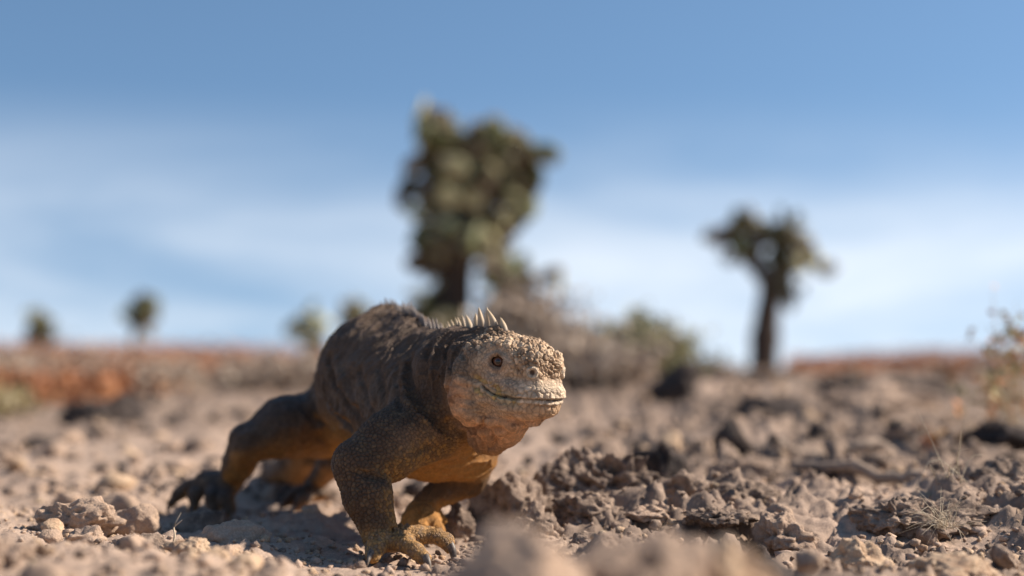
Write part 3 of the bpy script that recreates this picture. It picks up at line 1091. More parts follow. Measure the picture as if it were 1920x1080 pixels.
hc = blend(hc, (1 - sstep(0.2, 1.1, mdist)) * 0.8, C(0.09, 0.052, 0.04))
hw = head * sstep(-66, -30, hf + 9 * n_mid)
hw = np.maximum(hw, throat * 0.95 * sstep(-70, -52, hf))
col = blend(col, hw, np.zeros(3)) + 0
col = col + hc * np.clip(hw, 0, 1)[:, None]
col *= (0.95 + 0.10 * srnd)[:, None] * (1 + 0.14 * n_hi)[:, None]
# pigment: pale scale centres, dark skin between the scales
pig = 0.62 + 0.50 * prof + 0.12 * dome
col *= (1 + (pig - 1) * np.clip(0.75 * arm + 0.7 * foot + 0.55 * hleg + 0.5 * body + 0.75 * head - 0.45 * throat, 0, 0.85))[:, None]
col *= 1 - np.array((0.02, 0.09, 0.16)) * np.clip(body + arm + hleg - foot, 0, 1)[:, None]
col *= 1 - np.array((0.0, 0.05, 0.13)) * np.clip(hw, 0, 1)[:, None]
col = np.clip(col, 0.010, 0.8)

m, t, bs = new_mat('iguana_skin', 0.62, 0.35)
a = nd(t, 'ShaderNodeVertexColor', layer_name='Col')
Pn = world_pos(t)
nn = noise_n(t, Pn, 420, 4, 0.6)
vv = nd(t, 'ShaderNodeVectorMath', operation='SCALE')
t.links.new(a.outputs[0], vv.inputs[0])
t.links.new(maprange(t, nn, 0.25, 0.75, 0.78, 1.22), vv.inputs['Scale'])
t.links.new(vv.outputs[0], bs.inputs['Base Color'])
vo = nd(t, 'ShaderNodeTexVoronoi', feature='DISTANCE_TO_EDGE')
vo.inputs['Scale'].default_value = 620
t.links.new(Pn, vo.inputs['Vector'])
hh = math_n(t, 'ADD', maprange(t, vo.outputs['Distance'], 0, 0.25), math_n(t, 'MULTIPLY', nn, 0.8))
bump_n(t, bs, hh, 0.7, 0.0008)
t.links.new(maprange(t, noise_n(t, Pn, 90, 3), 0.3, 0.7, 0.5, 0.8), bs.inputs['Roughness'])
M_SKIN = m

iguana = empty('iguana', W(735, 1040, 1.2) * np.array((1, 1, 0)))
tag(iguana, 'grey-brown land iguana with pale knobbly head and orange belly striding over the stony ground', 'iguana')
IGL = np.array(iguana.location)
me = mesh_np('body', Vd - IGL, F)
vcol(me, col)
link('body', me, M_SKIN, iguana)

# ---- eyes
m, t, bs = new_mat('iguana_eye', 0.16, 0.5)
tcn = nd(t, 'ShaderNodeTexCoord')
sp = nd(t, 'ShaderNodeSeparateXYZ')
t.links.new(tcn.outputs['Object'], sp.inputs[0])
rr = math_n(t, 'POWER', math_n(t, 'ADD', math_n(t, 'POWER', sp.outputs[0], 2.0), math_n(t, 'POWER', sp.outputs[1], 2.0)), 0.5)
c1 = mixcol(t, maprange(t, rr, 0.0019, 0.0023), (0.004, 0.003, 0.003), (0.10, 0.042, 0.022))
c1 = mixcol(t, maprange(t, rr, 0.0040, 0.0050), c1, (0.022, 0.012, 0.010))
t.links.new(c1, bs.inputs['Base Color'])
bs.inputs['Coat Weight'].default_value = 0.15
bm = bmesh.new()
bmesh.ops.create_uvsphere(bm, u_segments=32, v_segments=20, radius=0.0080)
eme = bpy.data.meshes.new('eyeball'); bm.to_mesh(eme); bm.free()
eme.polygons.foreach_set('use_smooth', np.ones(len(eme.polygons), bool))
eme.materials.append(m)
for s in (1, -1):
    o = link('eyeball', eme, None, iguana)
    look = Vector(HR * (ED[1] * s) + HF * ED[0]).normalized()
    o.rotation_euler = look.to_track_quat('Z', 'Y').to_euler()
    o.location = Vector(H(DC[0] + ED[0] * 3.6, (DC[1] + ED[1] * 3.6) * s, DC[2]) - IGL)

# ---- claws
def claw_mesh(n=10, k=8):
    v, f = [], []
    for i in range(n + 1):
        s = i / n
        a = s * 1.25
        c = (0.012 * math.sin(a), 0, -0.012 * (1 - math.cos(a)) * 1.0)
        r = 0.0034 * (1 - s) ** 0.75 + 0.0003
        tx, tz = math.cos(a), -math.sin(a)
        for j in range(k):
            b_ = 2 * math.pi * j / k
            v.append((c[0] + r * math.sin(b_) * -tz, r * 0.72 * math.cos(b_), c[2] + r * math.sin(b_) * tx))
    for i in range(n):
        for j in range(k):
            f.append((i * k + j, i * k + (j + 1) % k, (i + 1) * k + (j + 1) % k, (i + 1) * k + j))
    return mesh_np('claw', np.array(v), np.array(f))
M_CLAW = flat_mat('claw_horn', (0.07, 0.055, 0.045), (0.20, 0.16, 0.125), 260, 0.45, 0.35)
cme = claw_mesh()
cme.materials.append(M_CLAW)
def claw(p, towards, size):
    d = towards - p
    yaw = math.atan2(d[1], d[0])
    o = link('claw', cme, None, iguana)
    o.location = Vector(p - IGL)
    pitch = math.atan2(-d[2], math.hypot(d[0], d[1]))
    o.rotation_euler = (Matrix.Rotation(yaw, 4, 'Z') @ Matrix.Rotation(pitch - 0.35, 4, 'Y')).to_euler()
    o.scale = (size, size, size)
for (p, q, s) in [
    ((697, 1038, 1.168), (688, 1054, 1.156), 1.0),
    ((798, 1046, 1.159), (806, 1066, 1.152), 1.15),
    ((844, 1024, 1.203), (852, 1050, 1.199), 1.3),
    ((824, 1012, 1.248), (838, 1026, 1.247), 1.0),
    ((752, 1013, 1.252), (756, 1020, 1.262), 0.8),
    ((764, 986, 1.315), (762, 1000, 1.308), 0.9),
    ((792, 1000, 1.308), (794, 1018, 1.302), 1.15),
    ((823, 995, 1.315), (830, 1010, 1.31), 1.0),
    ((829, 977, 1.369), (838, 988, 1.370), 0.85),
    ((320, 946, 1.55), (314, 960, 1.548), 0.9),
    ((361, 952, 1.533), (358, 964, 1.53), 0.9),
    ((402, 960, 1.518), (404, 970, 1.512), 0.9),
    ((433, 962, 1.513), (436, 972, 1.508), 0.9),
    ((530, 945, 1.608), (522, 954, 1.60), 0.9),
    ((555, 951, 1.598), (548, 960, 1.59), 0.9)]:
    claw(W(*p), W(*q), s)

# ---- crest
def spine_mesh(bend, n=8, k=8):
    v, f = [], []
    for i in range(n + 1):
        s = i / n
        r = 0.15 * (1 - s ** 2.6) ** 0.85 * (1 - 0.35 * s) + 0.012
        cx = -bend * s * s
        for j in range(k):
            b_ = 2 * math.pi * j / k
            v.append((cx + r * math.cos(b_), r * 0.75 * math.sin(b_), s))
    for i in range(n):
        for j in range(k):
            f.append((i * k + j, i * k + (j + 1) % k, (i + 1) * k + (j + 1) % k, (i + 1) * k + j))
    f = np.array(f)
    return mesh_np('spine', np.array(v), f)
def spine_mat(name, base, tip):
    m, t, bs = new_mat(name, 0.5, 0.35)
    tcn = nd(t, 'ShaderNodeTexCoord')
    sp = nd(t, 'ShaderNodeSeparateXYZ')
    t.links.new(tcn.outputs['Object'], sp.inputs[0])
    t.links.new(mixcol(t, maprange(t, sp.outputs[2], 0.1, 0.6), base, tip), bs.inputs['Base Color'])
    return m
MS1 = spine_mat('horn_spine', (0.19, 0.145, 0.11), (0.52, 0.385, 0.235))
MS2 = spine_mat('dark_spine', (0.11, 0.09, 0.08), (0.19, 0.15, 0.125))
sp_pale = [spine_mesh(b_) for b_ in (0.05, 0.2, 0.32)]
sp_dark = [spine_mesh(b_) for b_ in (0.2, 0.35)]
for q in sp_pale: q.materials.append(MS1)
for q in sp_dark: q.materials.append(MS2)

def top_surface(xx, yy):
    zz = np.arange(0.30, 0.02, -0.0015)
    d = sdf(np.stack([np.full_like(zz, xx), np.full_like(zz, yy), zz], 1))
    k = np.argmax(d < 0)
    return float(zz[k]) if d[k] < 0 else None
midline = [H(-22, 0, 0), H(-36, 0, 0), H(-58, 0, 0), W(850, 700, 1.30), W(805, 700, 1.345), W(770, 700, 1.385), W(728, 700, 1.445), W(675, 700, 1.515), W(640, 700, 1.575)]
def along_mid(s):
    L = [np.linalg.norm((b_ - a_)[:2]) for a_, b_ in zip(midline[:-1], midline[1:])]
    for l, a_, b_ in zip(L, midline[:-1], midline[1:]):
        if s <= l:
            return a_ + (b_ - a_) * (s / l), (a_ - b_)
        s -= l
    return midline[-1], midline[-2] - midline[-1]
s = 0.0
big = [12, 17, 18, 17, 15, 12]
k = 0
while s < 0.33:
    p, d = along_mid(s)
    zt = top_surface(p[0], p[1])
    if zt is None:
        s += 0.005; continue
    if k < len(big):
        hgt, step, pool = big[k] * 0.001, 0.0100, sp_pale
    elif s < 0.105:
        hgt, step, pool = random.uniform(0.008, 0.011), 0.0066, sp_pale
    elif s < 0.20:
        hgt, step, pool = random.uniform(0.010, 0.014), 0.0056, sp_dark
    else:
        hgt, step, pool = random.uniform(0.007, 0.010), 0.0056, sp_dark
    o = link('spine', random.choice(pool), None, iguana)
    side = np.array((-d[1], d[0], 0)); side /= np.linalg.norm(side)
    off = side * random.uniform(-0.0012, 0.0012)
    o.location = Vector((p[0] + off[0], p[1] + off[1], zt - 0.003) - IGL)
    yaw = math.atan2(d[1], d[0])
    o.rotation_euler = (Matrix.Rotation(yaw, 4, 'Z') @ Matrix.Rotation(random.uniform(-0.16, 0.0), 4, 'Y') @ Matrix.Rotation(random.uniform(-0.09, 0.09), 4, 'X')).to_euler()
    th = 0.027 if hgt > 0.011 and k < 6 else (0.014 if hgt > 0.009 else 0.009)
    o.scale = (th, th, hgt + 0.003)
    s += step
    k += 1
# ------------------------------------------------------------------ rocks
_ico = {}
def ico(sub):
    if sub not in _ico:
        bm = bmesh.new()
        bmesh.ops.create_icosphere(bm, subdivisions=sub, radius=1.0)
        v = np.array([q.co[:] for q in bm.verts])
        f = np.array([[q.index for q in p.verts] for p in bm.faces])
        bm.free()
        _ico[sub] = (v, f)
    return _ico[sub]

def rock_mesh(name, seed, dims, sub=5, rough=0.16, pits=0.0, cuts=7, fine=1.0, lumps=0.0):
    """dims: full width (x), depth (y), height (z) in metres"""
    v, f = ico(sub)
    rg = np.random.default_rng(seed)
    v = v.copy()
    n = v.copy()
    for _ in range(cuts):
        d = rg.normal(size=3); d[2] = abs(d[2]) * 0.8
        d /= np.linalg.norm(d)
        h = rg.uniform(0.55, 0.85)
        e = np.maximum(v @ d - h, 0)
        v -= e[:, None] * d * 0.85
    off = rg.uniform(0, 50, 3)
    v *= (1 + rough * 1.6 * fbm(v * 1.5 + off, 3, seed))[:, None]
    half = np.array(dims) / 2
    w = v * half
    size = float(np.cbrt(np.prod(half)))
    # relief in real millimetres
    q = w + off
    dsp = rough * 0.20 * size * fbm(q / (size * 0.38), 4, seed + 3)
    dsp += fine * (0.0022 * fbm(q * 120, 3, seed + 4) + 0.0013 * fbm(q * 330, 2, seed + 5))
    if lumps:
        f1, f2, c = worley(q / (size * 0.30), seed + 6)
        dsp += lumps * size * (np.clip(0.7 - f1, 0, 1) - 0.25) * (0.4 + c)
        f1, f2, c = worley(q / (size * 0.13), seed + 16)
        dsp += lumps * 0.45 * size * (np.clip(0.7 - f1, 0, 1) - 0.25) * (0.4 + c)
    if pits:
        f1, f2, c = worley(q * 95, seed + 7)
        dsp -= pits * 0.0075 * np.clip(0.55 - f1, 0, 1) * (c > 0.35) * 2
        f1, f2, c = worley(q * 210, seed + 8)
        dsp -= pits * 0.0035 * np.clip(0.55 - f1, 0, 1) * 2
        f1, f2, c = worley(q * 45, seed + 9)
        dsp -= pits * 0.012 * np.clip(0.5 - f1, 0, 1) * (c > 0.5) * 2
    w = w + n * dsp[:, None]
    return mesh_np(name, w, f)

def hero(name, l, r, top, Y, mat, seed, label, cat='rock', depth=0.8, hk=1.35, group=None, sub=5, rot=0.0, stand=0.15, **kw):
    cx = 0.5 * (l + r)
    p = W(cx, top, Y)
    zb = ground_z(p[0], Y)
    w = (r - l) * Y / FPX * 1.06
    if Y > 2.5:
        p[2] = max(p[2], zb + stand * w)      # far rocks always stand clear of the ground
    h = max((p[2] - zb) * hk, w * 0.28)
    me = rock_mesh(name, seed, (w, w * depth, h), sub, **kw)
    me.materials.append(mat)
    zs = np.empty(len(me.vertices) * 3, np.float32)
    me.vertices.foreach_get('co', zs)
    o = link(name, me)
    o.location = (p[0], Y, p[2] - float(zs[2::3].max()) * 0.97)
    o.rotation_euler = (0, 0, rot)
    tag(o, label, cat, group)
    return o

hero('boulder', 48, 222, 930, 1.27, M_TAN, 101, 'pitted tan rock whose one end lies in the shadow of the iguana', pits=0.9, rough=0.26, lumps=0.14, depth=0.7)
hero('boulder', 198, 312, 943, 1.31, M_TAN, 102, 'smooth grey-brown stone in shadow beside the pitted tan rock', rough=0.14, pits=0.25)
hero('stone', 372, 502, 974, 1.235, M_TAN, 103, 'low rounded stone in the shadow before the hind foot of the iguana', rough=0.12, pits=0.15, cuts=4)
hero('stone', 316, 402, 1006, 1.125, M_TAN2, 104, 'small ochre stone with a sunny end and a dry twig behind it', rough=0.16, pits=0.35, cuts=10, sub=5)
hero('stone', 424, 492, 1036, 0.93, M_TAN2, 105, 'pointed orange-tan stone, narrow and upright, before the ochre stone', rough=0.15, cuts=9, sub=4, hk=1.2)
hero('stone', 228, 330, 1000, 1.17, M_LAVA, 106, 'rough grey clod among grit below the pitted tan rock', rough=0.24, pits=0.6, sub=4)
hero('stone', 118, 205, 985, 1.20, M_TAN, 107, 'pale crumbly clod at the foot of the pitted tan rock', rough=0.22, pits=0.5, sub=4)
for i, (l, r, tp, Y) in enumerate([(-30, 62, 1004, 0.90), (52, 118, 1018, 0.91), (104, 172, 1034, 0.93), (150, 232, 1042, 0.97), (220, 290, 1046, 0.97), (280, 346, 1052, 0.99), (-110, 0, 985, 0.98), (30, 90, 1046, 0.86), (180, 236, 1062, 0.88), (350, 410, 1060, 0.97)]):
    hero('stone', l, r, tp, Y, (M_TAN, M_TAN2)[i % 2], 120 + i, 'blurred pale tan stone in the bank along the near edge', group='stones of the near bank', rough=0.3, pits=0.7, lumps=0.2, cuts=10, sub=5)
NB = dict(rough=0.22, lumps=0.16, sub=5, cuts=9)
hero('boulder', 790, 1130, 980, 0.60, M_TAN, 140, 'tan brown rock, broad and blurred close before the lens, next to the fore foot', **NB)
hero('boulder', 1010, 1320, 1000, 0.64, M_TAN, 141, 'broad blurred tan rock in the middle of the bank close before the lens', **NB)
hero('boulder', 1280, 1450, 1006, 0.68, M_TAN2, 143, 'blurred ochre rock ending the bank close before the lens', **NB)
hero('stone', 1190, 1270, 1022, 0.62, M_LAVA, 144, 'small brown blurred stone between the tan and the ochre rock before the lens', **NB)
hero('stone', 1540, 1668, 1008, 1.12, M_TAN2, 150, 'upright tan stone with furrowed sides below the crusty brown slab', rough=0.2, pits=0.5, cuts=9)
hero('stone', 1676, 1895, 1036, 1.05, M_TAN2, 151, 'long pale tan stone with a bumpy top in front of the crusty brown slab', rough=0.2, pits=0.45, cuts=8)
LV = dict(pits=1.2, rough=0.24, lumps=0.20, hk=1.9)
hero('boulder', 1005, 1248, 838, 1.47, M_LAVA, 160, 'large crusty lava rock, the tallest of the heap beside the iguana', sub=6, depth=0.7, pits=1.7, rough=0.18, lumps=0.12, cuts=4, hk=1.5)
hero('boulder', 886, 1062, 884, 1.42, M_LAVA, 161, 'low crusty lava rock between the far fore foot and the tallest lava rock', **LV)
hero('boulder', 1195, 1302, 832, 1.68, M_DARK, 162, 'blackish rock peeping out behind the tallest lava rock', **LV)
hero('boulder', 1195, 1345, 880, 1.42, M_LAVA, 163, 'knobbly grey-brown lava rock to the side of the tallest one', **LV)
hero('boulder', 1325, 1490, 900, 1.42, M_LAVA, 164, 'flat crusty rock in front of the ends of the dead branches', depth=1.0, **LV)
hero('stone', 1035, 1190, 918, 1.35, M_LAVA, 181, 'crusty lava lump right at the foot of the tallest lava rock', **LV)
hero('stone', 926, 1050, 938, 1.31, M_LAVA, 182, 'crusty lava lump in front of the low crusty lava rock', **LV)
hero('stone', 1170, 1300, 938, 1.32, M_TAN, 183, 'tan crusty lump below the knobbly lava rock', **LV)
hero('stone', 1290, 1420, 950, 1.29, M_LAVA, 184, 'brown crusty lump below the flat crusty rock', **LV)
hero('stone', 1400, 1540, 958, 1.27, M_TAN, 185, 'tan crumbly lump between the flat crusty rock and the broad slab', **LV)
hero('boulder', 1330, 1450, 858, 1.78, M_LAVA, 165, 'small dark lumpy rock behind the knobbly lava rock', pits=0.8, rough=0.24, lumps=0.22)
hero('boulder', 1565, 1860, 930, 1.29, M_LAVA, 166, 'broad crusty brown slab with the dry grass tuft on it', pits=1.0, rough=0.22, lumps=0.2, depth=0.6, sub=6)
hero('boulder', 1805, 1985, 856, 1.45, M_LAVA, 167, 'steep brown crusty rock where the dead branch ends', pits=1.0, rough=0.26, lumps=0.24, sub=5)
hero('boulder', 1790, 1960, 784, 2.15, M_DARK, 168, 'black jagged lava rock at the foot of the leafy sprigs', pits=0.8, rough=0.28, lumps=0.24)
hero('boulder', 1380, 1575, 740, 3.3, M_DARK, 169, 'dark brown lava block in front of the pale mound', rough=0.22, lumps=0.24, cuts=3, depth=1.0)
hero('boulder', 1470, 1605, 762, 3.1, M_LAVA, 170, 'brown lava block leaning on the dark one before the pale mound', rough=0.22, lumps=0.24, cuts=3, depth=1.0)
hero('boulder', 1560, 1760, 760, 3.9, M_TAN, 171, 'pale tan mound of earth behind the brown lava blocks', rough=0.3, lumps=0.25, hk=1.9, depth=1.2)
hero('boulder', 1210, 1330, 678, 4.6, M_DARK, 172, 'black boulder at the end of the green bush', stand=0.4, rough=0.24, lumps=0.22)
hero('boulder', 1310, 1420, 690, 7.5, M_LAVA, 173, 'brown boulder before the trunk of the forked cactus', rough=0.24, lumps=0.2)
hero('boulder', 1505, 1690, 708, 5.6, M_DARK, 174, 'long dark lava ridge under the red ground cover', rough=0.24, lumps=0.22)
hero('boulder', 1640, 1840, 712, 5.2, M_DARK, 175, 'dark lava lump between the lava ridge and the leafy sprigs', rough=0.24, lumps=0.22)
hero('boulder', 108, 208, 770, 3.55, M_DARK, 176, 'black rock on pale ground before the red ground cover, smaller of the pair', stand=0.42, rough=0.26, lumps=0.2)
hero('boulder', 172, 285, 752, 3.75, M_DARK, 177, 'black rock on pale ground before the red ground cover, larger of the pair', stand=0.5, rough=0.26, lumps=0.2)
hero('stone', 528, 604, 884, 1.80, M_LAVA, 178, 'brown wedge-shaped stone under the tail of the iguana', rough=0.22, cuts=9)
hero('stone', 826, 890, 940, 1.375, M_LAVA, 179, 'brown angular stone beside the far fore foot of the iguana', rough=0.2, cuts=10, pits=0.3)

# loose stones, each a thing of its own
rg = np.random.default_rng(11)
proto = {}
for kind, mt, pt in (('tan', M_TAN, 0.3), ('ochre', M_TAN2, 0.2), ('brown', M_LAVA, 0.5), ('dark', M_DARK, 0.4)):
    proto[kind] = []
    for j in range(4):
        pm = rock_mesh('stone', 300 + len(proto) * 10 + j, (0.03, 0.025 + 0.004 * j, 0.018 + 0.003 * j), 3, rough=0.26, cuts=9, pits=pt * 0.5, fine=0.5)
        pm.materials.append(mt)
        proto[kind].append(pm)
LBL = {'tan': 'small loose tan stone lying on the dusty ground', 'ochre': 'small loose ochre stone lying on the dusty ground',
       'brown': 'small loose brown lava stone lying on the ground', 'dark': 'small loose blackish stone lying on the ground'}
def clear_of_feet(x_, y_, pad=0.0):
    for fx, fy, r in FEET:
        if math.hypot(x_ - fx, y_ - fy) < r * 0.75 + pad:
            return False
    return True
n_st = 0
while n_st < 250:
    u = rg.uniform(-0.40, 0.42)
    Y = 0.85 * (3.6 / 0.85) ** (rg.random() ** 1.3)
    x_ = u * Y
    if not clear_of_feet(x_, Y) or (-0.20 < x_ < 0.02 and 0.90 < Y < 1.26):
        continue
    right = u > 0.02
    kind = rg.choice(['tan', 'ochre', 'brown', 'dark'], p=[0.36, 0.12, 0.40, 0.12] if right else [0.62, 0.2, 0.14, 0.04])
    sc = float(np.clip(rg.lognormal(-0.35, 0.45), 0.3, 2.2)) * (0.42 + 0.30 * Y)
    pm = proto[kind][rg.integers(4)]
    o = link('stone', pm)
    o.location = (x_, Y, ground_z(x_, Y) + 0.004 * sc)
    o.rotation_euler = (rg.uniform(-0.5, 0.5), rg.uniform(-0.5, 0.5), rg.uniform(0, 6.28))
    o.scale = (sc, sc, sc)
    tag(o, LBL[kind], 'stone', 'loose %s stones' % kind)
    n_st += 1

# grit that nobody could count
def scatter(name, n, sub, place, size, mat_pair, label, seed):
    rg = np.random.default_rng(seed)
    v0, f0 = ico(sub)
    k = len(v0)
    x_, y_ = place(rg, n)
    z_ = terrain(x_, y_)
    s = size(rg, n, y_)
    jit = 1 + 0.30 * rg.normal(size=(12, k))
    jit = np.clip(jit, 0.5, 1.5)
    pick = rg.integers(12, size=n)
    sx = s[:, None] * rg.uniform(0.7, 1.3, (n, 3)) * np.array((1, 1, 0.72))
    a = rg.uniform(0, 6.28, n)
    base = v0[None] * jit[pick][:, :, None] * sx[:, None, :]
    ca, sa = np.cos(a)[:, None], np.sin(a)[:, None]
    bx = base[:, :, 0] * ca - base[:, :, 1] * sa
    by = base[:, :, 0] * sa + base[:, :, 1] * ca
    P_ = np.stack([bx + x_[:, None], by + y_[:, None], base[:, :, 2] + (z_ + s * 0.25)[:, None]], -1).reshape(-1, 3)
    F_ = (f0[None] + (np.arange(n) * k)[:, None, None]).reshape(-1, 3)
    me = mesh_np(name, P_, F_, smooth=False)
    for q in mat_pair:
        me.materials.append(q)
    mi = np.repeat(rg.integers(len(mat_pair), size=n), len(f0)).astype(np.int32)
    me.polygons.foreach_set('material_index', mi)
    o = link(name, me)
    tag(o, label, 'gravel', kind='stuff')
    return o
def near_place(rg, n):
    y_ = 0.80 * (2.0 / 0.80) ** rg.random(n)
    u = rg.uniform(-0.42, 0.44, n)
    keep = vnoise(np.stack([u * y_ * 7, y_ * 7, y_ * 0], 1), 61) + rg.uniform(-0.5, 0.5, n) > -0.25
    y_ = np.where(keep, y_, 0.80 * (2.0 / 0.80) ** rg.random(n))
    return u * y_, y_
scatter('gravel', 9000, 1, near_place, lambda rg, n, y_: np.clip(rg.lognormal(math.log(0.0021), 0.5, n), 0.0009, 0.007), (M_TAN, M_GROUND, M_TAN2, M_LAVA), 'fine grit and crumbs strewn over the near ground', 71)
def mid_place(rg, n):
    y_ = 1.7 * (14.0 / 1.7) ** rg.random(n)
    return rg.uniform(-0.45, 0.45, n) * y_, y_
scatter('rubble', 2600, 1, mid_place, lambda rg, n, y_: np.clip(rg.lognormal(math.log(0.008), 0.6, n), 0.003, 0.05) * (0.6 + 0.14 * y_), (M_TAN, M_LAVA, M_LAVA, M_DARK, M_TAN2), 'brown and tan rubble strewn over the ground beyond the iguana', 72)

# ------------------------------------------------------------------ sticks, grass, sprigs
def tube(pts, rad, k=7):
    pts = np.array(pts, float)
    n = len(pts)
    v, f = [], []
    for i in range(n):
        d = pts[min(i + 1, n - 1)] - pts[max(i - 1, 0)]
        d /= np.linalg.norm(d) + 1e-12
        up = np.array((0, 0, 1.0)) if abs(d[2]) < 0.9 else np.array((1.0, 0, 0))
        a = np.cross(d, up); a /= np.linalg.norm(a)
        b_ = np.cross(a, d)
        for j in range(k):
            q = 2 * math.pi * j / k
            v.append(pts[i] + rad[i] * (a * math.cos(q) + b_ * math.sin(q)))
    for i in range(n - 1):
        for j in range(k):
            f.append((i * k + j, i * k + (j + 1) % k, (i + 1) * k + (j + 1) % k, (i + 1) * k + j))
    return np.array(v), np.array(f)

def merge(parts):
    vs, fs, o = [], [], 0
    for v, f in parts:
        vs.append(v); fs.append(f + o); o += len(v)
    return np.concatenate(vs), np.concatenate(fs)

def smooth_path(pts, n):
    pts = np.array(pts, float)
    t = np.linspace(0, len(pts) - 1, n)
    out = []
    for q in t:
        i = min(int(q), len(pts) - 2); s = q - i
        p0, p1, p2, p3 = pts[max(i - 1, 0)], pts[i], pts[i + 1], pts[min(i + 2, len(pts) - 1)]
        out.append(0.5 * (2 * p1 + (p2 - p0) * s + (2 * p0 - 5 * p1 + 4 * p2 - p3) * s * s + (3 * p1 - p0 - 3 * p2 + p3) * s ** 3))
    return np.array(out)

def ground_hit(px, py):
    d = RAY(px, py)
    t = np.linspace(0.5, 9.0, 1700)
    P_ = np.array((0, 0, CAM_H)) + d * t[:, None]
    h = np.nonzero(P_[:, 2] < terrain(P_[:, 0], P_[:, 1]))[0]
    return P_[h[0]] if len(h) else P_[-1]

M_STICK = flat_mat('weathered_wood', (0.26, 0.19, 0.14), (0.38, 0.29, 0.22), 120, 0.85, 0.15)
M_STRAW = flat_mat('dry_straw', (0.42, 0.34, 0.24), (0.55, 0.46, 0.34), 60, 0.8, 0.2)
M_TWIG = flat_mat('grey_twig', (0.20, 0.155, 0.125), (0.30, 0.24, 0.195), 40, 0.9, 0.1)
M_LEAF = vcol_mat('small_leaves', 0.75, 0.25)

def stick(pix, Y0, Y1, r, label):
    ps = []
    for i, (a_, b_) in enumerate(pix):
        Y = Y0 + (Y1 - Y0) * i / (len(pix) - 1)
        p = W(a_, b_, Y)
        g = ground_z(p[0], p[1]) + r * 0.7
        p[2] = max(p[2], g + r * 0.8)
        ps.append(p)
    sp_ = smooth_path(ps, 26)
    sp_ += np.random.default_rng(len(label)).normal(size=sp_.shape) * r * 0.12
    rad = r * (0.75 + 0.35 * np.sin(np.linspace(0.6, 2.6, 26)) + 0.1 * np.random.default_rng(3).normal(size=26))
    v, f = tube(sp_, rad, 8)
    me = mesh_np('dead_branch', v - ps[0], f)
    o = link('dead_branch', me, M_STICK, loc=ps[0])
    tag(o, label, 'branch')
stick([(1448, 856), (1490, 848), (1540, 858), (1600, 857), (1640, 849), (1676, 853)], 2.02, 2.05, 0.0085, 'short wavy dead branch lying behind the longer one')
stick([(1496, 876), (1545, 884), (1600, 900), (1655, 920), (1720, 916), (1770, 914), (1815, 920)], 1.78, 1.60, 0.0068, 'long weathered dead branch bending down to the crusty rock')

def blades(base, n, length, spread, r, seed, droop=0.5):
    rg = np.random.default_rng(seed)
    parts = []
    for _ in range(n):
        a = rg.uniform(0, 6.28); e = rg.uniform(0.1, 1.3) * spread
        d = np.array((math.cos(a) * math.sin(e), math.sin(a) * math.sin(e), math.cos(e)))
        L = length * rg.uniform(0.45, 1.1)
        b0 = base + np.array((rg.normal() * length * 0.1, rg.normal() * length * 0.1, 0))
        m1 = b0 + d * L * 0.5 + rg.normal(size=3) * L * 0.06
        m2 = b0 + d * L + np.array((0, 0, -droop * L * rg.uniform(0.1, 0.9))) + rg.normal(size=3) * L * 0.1
        parts.append(tube(smooth_path([b0, m1, m2], 6), np.linspace(r, r * 0.3, 6), 4))
    return merge(parts)
p = W(1768, 985, 1.235); p[2] = W(1768, 990, 1.235)[2]
v, f = blades(np.zeros(3), 55, 0.042, 1.25, 0.00042, 21, 0.6)
o = link('grass_tuft', mesh_np('grass_tuft', v, f), M_STRAW, loc=p)
tag(o, 'bleached dry grass tuft growing on the crusty brown slab', 'grass')
p = ground_hit(318, 1030)
v, f = tube(smooth_path([(0, 0, -0.004), (0.004, 0, 0.01), (0.003, 0.001, 0.018), (0.009, 0, 0.03)], 10), np.linspace(0.0011, 0.0005, 10), 5)
v2, f2_ = tube(smooth_path([(0.003, 0.001, 0.018), (0.010, 0, 0.024)], 5), np.linspace(0.0006, 0.0004, 5), 4)
v, f = merge([(v, f), (v2, f2_)])
o = link('twig', mesh_np('twig', v, f), M_STRAW, loc=p)
tag(o, 'thin dry forked twig sticking up behind the small ochre stone', 'twig')
p = ground_hit(1800, 905)
v, f = blades(np.zeros(3), 9, 0.085, 0.9, 0.0006, 23, 0.7)
o = link('grass_tuft', mesh_np('grass_tuft', v, f), M_STRAW, loc=p)
tag(o, 'few arching dry grass stalks beside the steep brown crusty rock', 'grass')

def leaf_cloud(pos, size, col, seed, aspect=0.45, up=0.3):
    """small pointed leaves, 2 triangles each, slightly folded"""
    rg = np.random.default_rng(seed)
    n = len(pos)
    d = rg.normal(size=(n, 3)); d[:, 2] = np.abs(d[:, 2]) * 0.6 + up
    d /= np.linalg.norm(d, axis=1, keepdims=True)
    a = np.cross(d, rg.normal(size=(n, 3))); a /= np.linalg.norm(a, axis=1, keepdims=True)
    nn_ = np.cross(d, a)
    s = size[:, None]
    b0 = pos; tip = pos + d * s
    l = pos + d * s * 0.5 + a * s * aspect + nn_ * s * 0.08
    r = pos + d * s * 0.5 - a * s * aspect + nn_ * s * 0.08
    v = np.stack([b0, l, tip, r], 1).reshape(-1, 3)
    f = np.arange(n * 4).reshape(-1, 4)
    return v, f, np.repeat(col, 4, 0)

